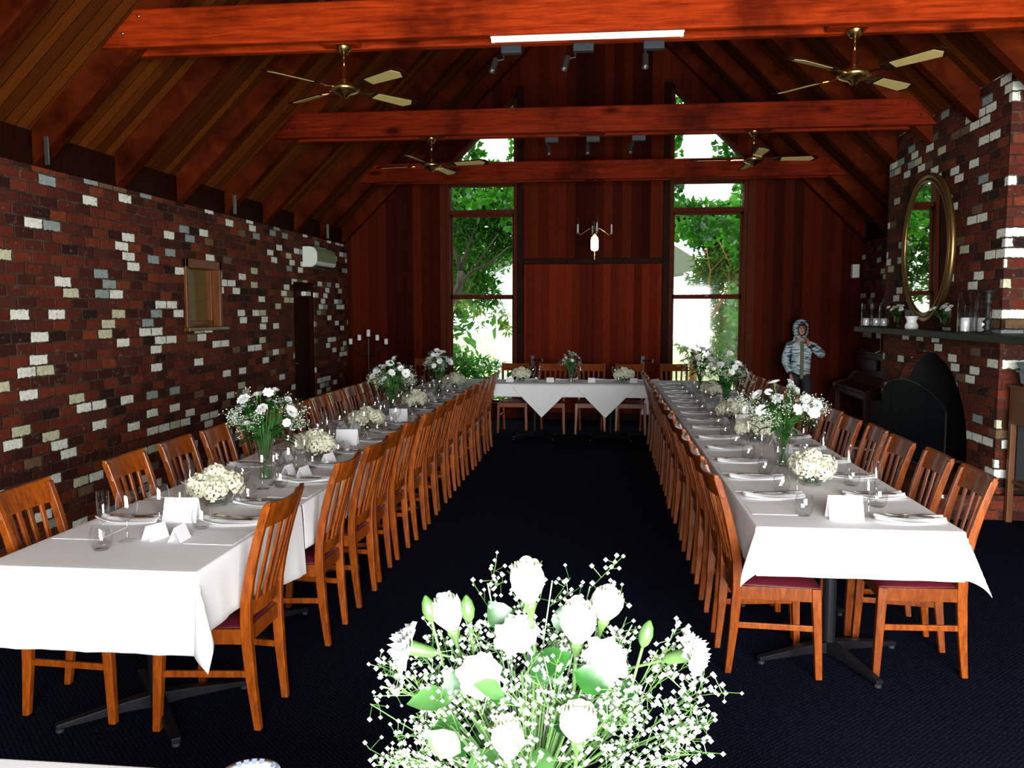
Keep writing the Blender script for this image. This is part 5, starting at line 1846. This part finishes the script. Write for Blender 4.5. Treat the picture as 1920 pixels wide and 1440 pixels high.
gs, gb = MB(), MB()
tips = []
for k in range(58):
    a = rr.uniform(0, 6.3)
    q = math.sqrt(rr.uniform(0.10, 1.0))
    tips.append((0.225 * q * math.cos(a), 0.13 * q * math.sin(a), 0.485 - 0.22 * q ** 2 + rr.uniform(-.07, .03)))
for e2 in [(-0.235, 0, 0.345), (-0.225, 0.01, 0.40), (-0.20, 0, 0.44), (0.25, 0, 0.36), (0.235, 0, 0.40), (0.21, 0.02, 0.43), (0.24, -0.03, 0.33), (-0.17, -0.06, 0.29), (0.17, -0.06, 0.29), (0.2, -0.04, 0.37), (-0.06, 0.05, 0.53), (0.09, 0.05, 0.525), (0.05, 0.06, 0.53), (-0.03, 0.06, 0.53), (0.15, 0.03, 0.48), (0.13, 0, 0.45), (0.18, 0, 0.42), (0.16, -0.02, 0.40), (-0.05, 0.06, 0.50), (-0.04, 0.05, 0.47), (0.0, 0.06, 0.50), (0.03, 0.06, 0.49), (0.07, 0.06, 0.51), (0.11, 0.06, 0.50), (0.13, 0.05, 0.47), (0.15, 0.04, 0.45), (-0.09, 0.05, 0.48), (-0.12, 0.04, 0.44), (-0.16, 0.03, 0.41), (0.19, 0.02, 0.45), (0.22, 0.0, 0.41), (0.24, 0.0, 0.38)]:
    tips += [tuple(c + rr.gauss(0, .012) for c in e2)]
for e2 in tips:
    e2 = Vector(e2)
    gyps(gs, gb, (e2.x * 0.25, e2.y * 0.25, 0.25), e2, 34, 0.062, rr, 0.0036, 0.0008)
g = tag(MB().add(gb.v, gb.f).build('babys_breath', GYPS, fix=False), "cloud of small white baby's breath in the large bouquet", "flowers", None, 'stuff')
g.location = BC
gs.build('stems', STEML, g, fix=False)

# ------------------------------------------------------------------ the person by the piano
SKIN = plain('skin', (0.38, 0.17, 0.10), 0.55)
HAIR = plain('dark hair', (0.012, 0.008, 0.006), 0.5)


def jacketmat():
    m, nt, b = newmat('pale blue printed jacket')
    g = NG(nt)
    v = g.mapping(g.obj(), (6, 6, 36))
    f = g.noise(v, 1.6, 4, 0.6, 0.4)
    c = g.ramp(f, [(0.515, (0.40, 0.50, 0.53)), (0.55, (0.025, 0.045, 0.075))])
    g.l(c, b.inputs['Base Color'])
    b.inputs['Roughness'].default_value = 0.55
    return m


JACK = jacketmat()
TROU = plain('dark trousers', (0.012, 0.012, 0.016), 0.8)


def skin(name, nodes, edges, mat, parent, sub=2, root=0):
    me = bpy.data.meshes.new(name)
    me.from_pydata([n[:3] for n in nodes], edges, [])
    o = place(name, me, parent)
    s = o.modifiers.new('skin', 'SKIN')
    for i, n in enumerate(nodes):
        d = me.skin_vertices[0].data[i]
        d.radius = (n[3], n[4] if len(n) > 4 else n[3])
        d.use_root = (i == root)
    u = o.modifiers.new('sub', 'SUBSURF')
    u.levels = u.render_levels = sub
    me.materials.append(mat)
    for q in me.polygons:
        q.use_smooth = True
    s.use_smooth_shade = True
    return o


pn = thing('person', 'person in a pale blue printed hooded jacket, one hand raised to the chin', 'person', (2.86, 12.72, 0), 0)
BN = [(0, 0, 0.80, .11, .085), (0, 0, 0.95, .10, .08), (0, 0, 1.12, .12, .085), (0, 0, 1.235, .07, .06), (-0.01, -0.005, 1.30, .045), (-0.015, -0.02, 1.365, .06, .07), (-0.02, -0.015, 1.44, .073, .09), (-0.02, -0.005, 1.52, .055, .07),
      (-.085, 0, .76, .075), (-.10, -.015, .44, .05), (-.105, .01, .10, .035), (-.11, -.10, .035, .035, .03), (-.115, -.17, .03, .03, .022),
      (.085, 0, .76, .075), (.10, -.015, .44, .05), (.105, .01, .10, .035), (.11, -.10, .035, .035, .03), (.115, -.17, .03, .03, .022),
      (-.155, 0, 1.20, .05), (-.215, .0, .98, .038), (-.165, -.10, .80, .026), (-.15, -.125, .735, .026, .014),
      (.155, 0, 1.20, .05), (.285, -.07, 1.055, .038), (.09, -.165, 1.185, .026), (.055, -.165, 1.255, .014, .026)]
BE = [(0, 1), (1, 2), (2, 3), (3, 4), (4, 5), (5, 6), (6, 7), (0, 8), (8, 9), (9, 10), (10, 11), (11, 12), (0, 13), (13, 14), (14, 15), (15, 16), (16, 17), (3, 18), (18, 19), (19, 20), (20, 21), (3, 22), (22, 23), (23, 24), (24, 25)]
# fingers: lowered hand curls forward, raised hand rests by the chin
for base, dirs, tdir in ((21, [((-.016 + .0107 * k), -.018, -.042) for k in range(4)], (.03, -.012, -.014)), (25, [(-.010 - .002 * k, -.024 + .011 * k, .040) for k in range(4)], (-.022, -.02, .012))):
    b = BN[base][:3]
    for k, d in enumerate(dirs):
        ln = (0.9, 1.05, 1.0, 0.8)[k]
        off = (-.016 + .0107 * k, 0, 0) if base == 21 else (0, -.016 + .0107 * k, 0)
        p1 = [b[i] + off[i] + d[i] * 0.5 * ln for i in range(3)]
        p2 = [b[i] + off[i] + d[i] * ln + (0, -.012, 0.006)[i] for i in range(3)]
        n0 = len(BN)
        BN.append((*p1, .0085))
        BN.append((*p2, .0075))
        BE += [(base, n0), (n0, n0 + 1)]
    n0 = len(BN)
    BN.append((b[0] + tdir[0] * .6, b[1] + tdir[1] * .6, b[2] + tdir[2] * .6, .009))
    BN.append((b[0] + tdir[0], b[1] + tdir[1] - .006, b[2] + tdir[2] + (.02 if base == 25 else -.02), .008))
    BE += [(base, n0), (n0, n0 + 1)]
skin('body', BN, BE, SKIN, pn)
JN = [(0, 0, 0.74, .15, .115), (0, 0, .86, .155, .118), (0, -.005, 1.03, .15, .11), (0, 0, 1.16, .15, .105), (0, 0, 1.25, .085, .075), (-.01, -.005, 1.34, .088, .082),
      (-.165, 0, 1.19, .072), (-.225, 0, .98, .062), (-.175, -.085, .83, .048), (-.168, -.095, .805, .040),
      (.165, 0, 1.19, .072), (.235, -.035, 1.12, .066), (.29, -.07, 1.05, .062), (.19, -.13, 1.12, .054), (.115, -.16, 1.175, .042)]
JE = [(0, 1), (1, 2), (2, 3), (3, 4), (4, 5), (3, 6), (6, 7), (7, 8), (8, 9), (3, 10), (10, 11), (11, 12), (12, 13), (13, 14)]
jk = skin('jacket', JN, JE, JACK, pn)
PLK = plain('olive zip placket', (0.085, 0.075, 0.035), 0.6)
MB().rings([[(-.012 - .02, y, z), (.018, y, z), (.018, y + .02, z), (-.012 - .02, y + .02, z)] for y, z in ((-.118, .72), (-.122, .85), (-.118, 1.0), (-.112, 1.12), (-.09, 1.21), (-.078, 1.26))]).build('placket', PLK, jk, bevel=0.004)
for p, d, r in (((-.165, -.105, .795), (.25, -.35, -1), .036), ((.10, -.163, 1.187), (-.6, -.1, 1), .036)):
    MB().lathe([(r * .85, -.02), (r, -.012), (r, .012), (r * .8, .02)], 14, M=Matrix.Translation(p) @ rotmat((0, 0, 1), d)).build('cuff', BLACK, jk, smooth=True)
# hood: open shell round the face
mb = MB()
nU, nV = 22, 14
P = []
for j in range(nV + 1):
    ph = j / nV
    th = R(34) + ph * R(118)            # polar angle from the front axis
    for i in range(nU):
        a = 2 * math.pi * i / nU
        rx, rz, ry = 0.108, 0.135, 0.125
        P.append((-0.015 + rx * math.sin(th) * math.cos(a) * (1.02 if j else .96), -0.01 - ry * math.cos(th), 1.445 + rz * math.sin(th) * math.sin(a) - (0.03 if math.sin(a) < -0.5 else 0)))
P.append((-0.015, 0.115, 1.44))
f = [(j * nU + i, j * nU + (i + 1) % nU, (j + 1) * nU + (i + 1) % nU, (j + 1) * nU + i) for j in range(nV) for i in range(nU)]
f += [(nV * nU + i, nV * nU + (i + 1) % nU, len(P) - 1) for i in range(nU)]
hd = mb.add(P, f).build('hood', JACK, pn, smooth=True)
s = hd.modifiers.new('thick', 'SOLIDIFY')
s.thickness = 0.012
s.offset = -1
rim = [P[i] for i in range(nU)] + [P[0]]
MB().tube([Vector(q) + Vector((0, -0.004, 0)) for q in rim], 0.011, 6).build('hood_lining', BLACK, hd, smooth=True)
# hair and face
mb = MB()
mb.lathe([(0.078, 0.0), (0.083, 0.03), (0.074, 0.062), (0.045, 0.082), (0.004, 0.09)], 16, c=(-0.02, -0.012, 1.475), M=None)
hr = mb.build('hair', HAIR, pn, smooth=True)
for s2 in (-1, 1):
    MB().ball((-0.022 + s2 * 0.028, -0.100, 1.452), 0.010, 8, 6).build('eye', HAIR, pn, smooth=True)
    MB().box((-0.022 + s2 * 0.028, -0.106, 1.472), (0.030, 0.008, 0.006)).build('eyebrow', HAIR, pn)
MB().rings([[(-.030, -.098, 1.46), (-.014, -.098, 1.46), (-.022, -.104, 1.46)], [(-.034, -.095, 1.428), (-.010, -.095, 1.428), (-.022, -.122, 1.430)], [(-.030, -.09, 1.420), (-.014, -.09, 1.420), (-.022, -.105, 1.420)]]).build('nose', SKIN, pn, smooth=True)
MB().ball((-0.022, -0.093, 1.398), 0.018, 10, 6, sz=0.35).build('mouth', plain('lips', (0.30, 0.07, 0.06), 0.5), pn, smooth=True)
TN = [(0, 0, .86, .118, .09), (-.085, 0, .72, .088), (-.10, -.012, .44, .066), (-.105, .01, .12, .056), (-.105, .01, .085, .055), (.085, 0, .72, .088), (.10, -.012, .44, .066), (.105, .01, .12, .056), (.105, .01, .085, .055)]
skin('trousers', TN, [(0, 1), (1, 2), (2, 3), (3, 4), (0, 5), (5, 6), (6, 7), (7, 8)], TROU, pn)
for s2 in (-1, 1):
    MB().rings([[(s2 * .11 + w * math.cos(a), y0 + 0 * w, z0 + h * math.sin(a)) for a in [2 * math.pi * k / 10 for k in range(10)]] for y0, w, z0, h in ((.065, .03, .045, .04), (.04, .045, .055, .053), (-.04, .048, .055, .052), (-.12, .045, .04, .038), (-.19, .03, .032, .03))]).build('shoe', BLACK, pn, smooth=True)

# ------------------------------------------------------------------ the garden
LAWN, _nt2, _b2 = newmat('lawn')
_g = NG(_nt2)
_g.l(_g.ramp(_g.noise(_g.geo(), 0.7, 5, 0.65), [(0.35, (0.30, 0.36, 0.10)), (0.65, (0.55, 0.55, 0.30))]), _b2.inputs['Base Color'])
_b2.inputs['Roughness'].default_value = 0.95
struct('ground', MB().lim(-40, 40, 13.55, 70, -0.25, -0.12), LAWN, label='sunlit lawn outside the garden windows')
gr = random.Random(4)


def leaf_quad(mb, p, L, w, up=0.0, r=gr, hang=0.0):
    d = Vector((r.gauss(0, 1), r.gauss(0, 1), r.gauss(up, 0.7) - hang)).normalized()
    s = d.cross(Vector((r.gauss(0, .5), r.gauss(0, .5), 1))).normalized()
    n = s.cross(d)
    p = Vector(p)
    mb.add([p, p + d * L * .45 + s * w * .5 + n * w * .18, p + d * L, p + d * L * .45 - s * w * .5 + n * w * .18], [(0, 1, 2), (0, 2, 3)])


def blob(mb, c, rad, n, L, w, r=gr, hang=0.0, shell=0.5):
    for k in range(n):
        v = Vector((r.gauss(0, 1), r.gauss(0, 1), r.gauss(0, 1))).normalized() * (shell + (1 - shell) * r.random())
        leaf_quad(mb, (c[0] + v.x * rad[0], c[1] + v.y * rad[1], c[2] + v.z * rad[2]), L * r.uniform(.7, 1.2), w * r.uniform(.7, 1.2), 0.0, r, hang)


def tree(nm, lab, trunk, branches, blobs, lm, bm_, L=0.14, w=0.05, cat='tree', hang=0.0, dens=1.0):
    base = Vector(trunk[0][:3])
    t = thing(nm, lab, cat, base)
    mb = MB()
    mb.tube([Vector(p[:3]) - base for p in trunk], [p[3] for p in trunk], 8)
    for b in branches:
        mb.tube([Vector(p[:3]) - base for p in b], [p[3] for p in b], 6)
    mb.build('trunk', bm_, t, smooth=True)
    lf = MB()
    for c, rad, n in blobs:
        n = int(n * dens)
        blob(lf, Vector(c) - base, rad, n, L, w, gr, hang)
    o = lf.build('leaves', lm, t, fix=False)
    return t


tree('garden_tree', 'forked dark tree seen through the garden window beside the candle stand',
     [(-3.05, 15.6, -0.15, .11), (-2.95, 15.6, 1.2, .09), (-2.82, 15.6, 1.75, .075), (-2.62, 15.6, 2.15, .065), (-2.60, 15.6, 2.42, .055)],
     [[(-2.60, 15.6, 2.40, .045), (-2.68, 15.6, 2.7, .03), (-2.85, 15.6, 3.2, .02), (-2.95, 15.5, 3.6, .01)], [(-2.60, 15.6, 2.42, .04), (-2.5, 15.7, 2.8, .028), (-2.35, 15.7, 3.2, .02), (-2.3, 15.7, 3.8, .01)],
      [(-2.62, 15.6, 2.2, .045), (-2.35, 15.5, 2.42, .03), (-2.05, 15.5, 2.55, .02), (-1.7, 15.5, 2.85, .01)], [(-2.35, 15.5, 2.42, .02), (-2.15, 15.6, 2.75, .015), (-1.9, 15.6, 3.1, .008)]],
     [((-2.7, 16.0, 3.5), (.7, .6, .55), 900), ((-1.9, 16.2, 3.6), (.7, .6, .5), 800), ((-2.4, 16.3, 2.9), (.75, .5, .4), 560), ((-1.75, 16.2, 3.05), (.4, .4, .35), 320), ((-2.75, 16.4, 2.3), (.5, .4, .45), 380), ((-2.2, 16.5, 4.1), (1.2, .7, .4), 1100), ((-2.3, 16.6, 2.1), (.35, .4, .4), 260), ((-2.5, 17.2, 3.1), (1.0, .4, .9), 900), ((-2.75, 16.9, 2.2), (.45, .3, .5), 300)],
     TREELEAF, BARK, 0.17, 0.055, dens=2.0)
tree('pendulous_branch_shrub', 'drooping leafy branches before the bright lawn in the first garden window',
     [(-2.9, 14.9, -0.15, .03), (-2.75, 14.9, 1.2, .02), (-2.5, 14.9, 2.0, .012)],
     [[(-2.5, 14.9, 2.0, .01), (-2.2, 14.9, 1.95, .008), (-2.15, 14.9, 1.7, .004)], [(-2.5, 14.9, 2.0, .01), (-1.8, 14.9, 1.95, .008), (-1.68, 14.9, 1.6, .004)]],
     [((-2.2, 14.9, 1.72), (.12, .1, .16), 40), ((-2.25, 14.9, 1.4), (.05, .05, .05), 6), ((-1.78, 14.9, 1.62), (.2, .1, .14), 46), ((-1.68, 14.9, 1.42), (.1, .1, .16), 34), ((-2.45, 14.9, 1.8), (.15, .1, .08), 18)],
     YELLEAF, BARK, 0.16, 0.05, 'shrub', 0.9)
tree('garden_shrub', 'leafy green shrub at the foot of the first garden window',
     [(-2.6, 14.7, -0.15, .03), (-2.55, 14.7, 0.5, .015)], [],
     [((-2.6, 14.7, 0.75), (.35, .3, .35), 240), ((-2.15, 14.7, 0.72), (.40, .3, .2), 170), ((-2.3, 14.6, 0.4), (.5, .3, .18), 200), ((-1.4, 14.7, 0.62), (.16, .2, .22), 46), ((-1.75, 14.6, 0.25), (.5, .3, .12), 150)],
     VINELEAF, BARK, 0.19, 0.06, 'shrub', dens=1.5)
tree('orange_barked_tree', 'ochre-barked leaning tree seen through the garden window beside the person',
     [(1.60, 15.6, -0.15, .075), (1.63, 15.6, 0.7, .07), (1.68, 15.6, 1.1, .06), (1.80, 15.6, 1.42, .045), (2.02, 15.6, 1.72, .035), (2.2, 15.6, 2.05, .025)],
     [[(1.80, 15.6, 1.42, .03), (1.83, 15.6, 1.9, .02), (1.9, 15.6, 2.4, .012), (1.8, 15.6, 2.9, .008)], [(2.2, 15.6, 2.05, .02), (2.25, 15.6, 2.5, .012), (2.0, 15.6, 3.0, .008)], [(1.9, 15.6, 2.4, .012), (2.3, 15.7, 2.8, .006)]],
     [((2.35, 15.9, 2.5), (.55, .5, .5), 300), ((1.85, 16.0, 2.2), (.35, .4, .25), 110), ((2.5, 15.8, 1.5), (.55, .4, .5), 300), ((2.3, 15.7, 0.95), (.55, .4, .35), 230), ((1.75, 15.6, 1.55), (.2, .2, .3), 40), ((1.5, 15.9, 1.05), (.15, .1, .06), 30), ((2.35, 16.6, 2.2), (.6, .3, .8), 420), ((2.5, 16.5, 1.2), (.5, .3, .6), 300), ((2.2, 16.4, 2.55), (.55, .3, .35), 320)],
     YELLEAF, BARKO, 0.18, 0.06, dens=2.4)
tree('dense_garden_tree', 'dense green tree crown above the white canopy beyond the second window',
     [(2.6, 16.6, -0.15, .1), (2.5, 16.6, 2.6, .07)], [],
     [((1.3, 16.2, 3.35), (.75, .4, .30), 760), ((2.2, 16.3, 3.15), (.8, .5, .42), 900), ((1.9, 16.2, 3.55), (.9, .4, .15), 320), ((2.7, 16.3, 2.6), (.5, .5, .6), 380), ((0.2, 15.9, 2.9), (.8, .3, 1.2), 900)],
     TREELEAF, BARK, 0.16, 0.085, dens=2.0)
for k, (x, y, z, rx, rz, n) in enumerate(((-5.5, 26, 3.2, 2.2, 3.2, 1500), (5.2, 25, 3.0, 2.2, 3.0, 1500), (-2.0, 30, 2.2, 2.0, 2.4, 900))):
    tree('distant_tree', ('broad tree far beyond the lawn on the brick-wall side', 'broad tree far beyond the lawn on the chimney side', 'rounded tree far beyond the lawn behind the white canopy')[k],
         [(x, y, -0.15, .2), (x, y, z, .12)], [], [((x, y, z), (rx, 1.5, rz), n)], TREELEAF, BARK, 0.5, 0.25)

# vines hanging over the outside of the two windows
def vine(lab, strands, blobs):
    t = thing('climbing_vine', lab, 'vine', (strands[0][0][0], YB + 0.3, strands[0][0][1]))
    base = t.location.copy()
    st, lf = MB(), MB()
    for s in strands:
        st.tube([Vector((x, YB + 0.33, z)) - base for x, z in s], 0.006, 5)
    for (x, z), (rx, rz), n in blobs:
        for k in range(n):
            p = (x + gr.uniform(-rx, rx), YB + 0.30 + gr.uniform(0, .18), z + gr.uniform(-rz, rz))
            c = Vector(p) - base
            d = Vector((gr.gauss(0, .5), gr.gauss(-.2, .3), -0.8)).normalized()
            sd = d.cross(Vector((gr.gauss(0, .3), -1, gr.gauss(0.3, .3)))).normalized()
            n2 = sd.cross(d)
            L = gr.uniform(.07, .115)
            w = L * 1.05
            lf.add([c, c + sd * w * .5 - d * L * .1 + n2 * .01, c + sd * w * .28 + d * L * .35, c + sd * w * .42 + d * L * .62, c + d * L, c - sd * w * .42 + d * L * .62, c - sd * w * .28 + d * L * .35, c - sd * w * .5 - d * L * .1 + n2 * .01],
                   [(0, 1, 2), (0, 2, 6), (2, 3, 4), (2, 4, 6), (4, 5, 6), (0, 6, 7)])
    st.build('stems', BARK, t)
    lf.build('leaves', VINELEAF, t, fix=False)


vine('climbing vine hanging over the head of the first garden window',
     [[(-2.5, 4.0), (-1.95, 4.5), (-1.28, 5.15)], [(-1.33, 5.1), (-1.36, 4.4), (-1.35, 3.9)]],
     [((-1.55, 4.72), (.3, .2), 120), ((-1.40, 4.2), (.09, .25), 40), ((-2.15, 4.2), (.3, .18), 70), ((-1.42, 3.8), (.14, .25), 50), ((-2.2, 3.85), (.22, .14), 40), ((-1.75, 3.45), (.5, .2), 90), ((-1.45, 3.3), (.18, .3), 60), ((-1.9, 4.0), (.25, .1), 24), ((-1.42, 4.72), (.12, .25), 70)])
vine('climbing vine framing the second garden window',
     [[(2.25, 4.0), (1.75, 4.5), (0.98, 5.25)], [(1.05, 5.1), (1.08, 4.4), (1.08, 3.2)], [(2.12, 4.1), (2.1, 3.2)]],
     [((1.25, 4.75), (.3, .25), 140), ((1.1, 4.1), (.10, .4), 80), ((1.12, 3.45), (.11, .28), 60), ((1.95, 4.15), (.25, .16), 60), ((2.1, 3.5), (.10, .3), 50), ((1.6, 3.12), (.5, .10), 90), ((1.55, 2.95), (.55, .12), 60), ((2.1, 2.75), (.12, .35), 80), ((1.75, 2.95), (.4, .22), 110), ((2.05, 1.75), (.12, .4), 50), ((2.0, 1.2), (.15, .3), 40)])

# white garden marquee
t = thing('garden_marquee', 'white garden marquee with a grey canvas canopy beyond the lawn', 'marquee', (-0.45, 20, -0.12))
CANV = plain('grey green canvas', (0.16, 0.18, 0.13), 0.8)
WALLC = plain('white canvas wall', (0.85, 0.86, 0.86), 0.8)
mb = MB()
xs = [-2.45, -2.1, -1.6, -1.0, 0, 1.0, 1.6, 2.1, 2.55]
top = [3.0, 3.25, 3.42, 3.46, 3.5, 3.46, 3.36, 3.28, 3.0]
bot = [2.72, 2.80, 3.0, 3.1, 3.12, 3.1, 2.85, 2.66, 2.72]
rs = []
for x, a, b2 in zip(xs, top, bot):
    rs.append([(x, 0, b2), (x, 0, a), (x * 0.8, 1.4, a + 0.5), (x, 2.8, a), (x, 2.8, b2)])
mb.rings(rs, cap=False, closed=False)
o = mb.build('canopy', CANV, t, fix=False)
mb = MB()
mb.prism([(-2.05, 0), (2.05, 0), (2.05, 2.75), (1.6, 2.98), (0, 3.1), (-1.6, 2.98), (-2.05, 2.7)], 'y', 0.02, 0.06)
mb.build('side_wall', WALLC, t)
for x in (-2.42, 2.5):
    MB().tube([(x, 0, 0), (x, 0, 2.6)], 0.03, 8).build('pole', WALLC, t)
for x in (-2.3, -2.2):
    MB().tube([(x, 0, 0), (x, 0, 2.6)], 0.012, 6).build('pole', WALLC, t)
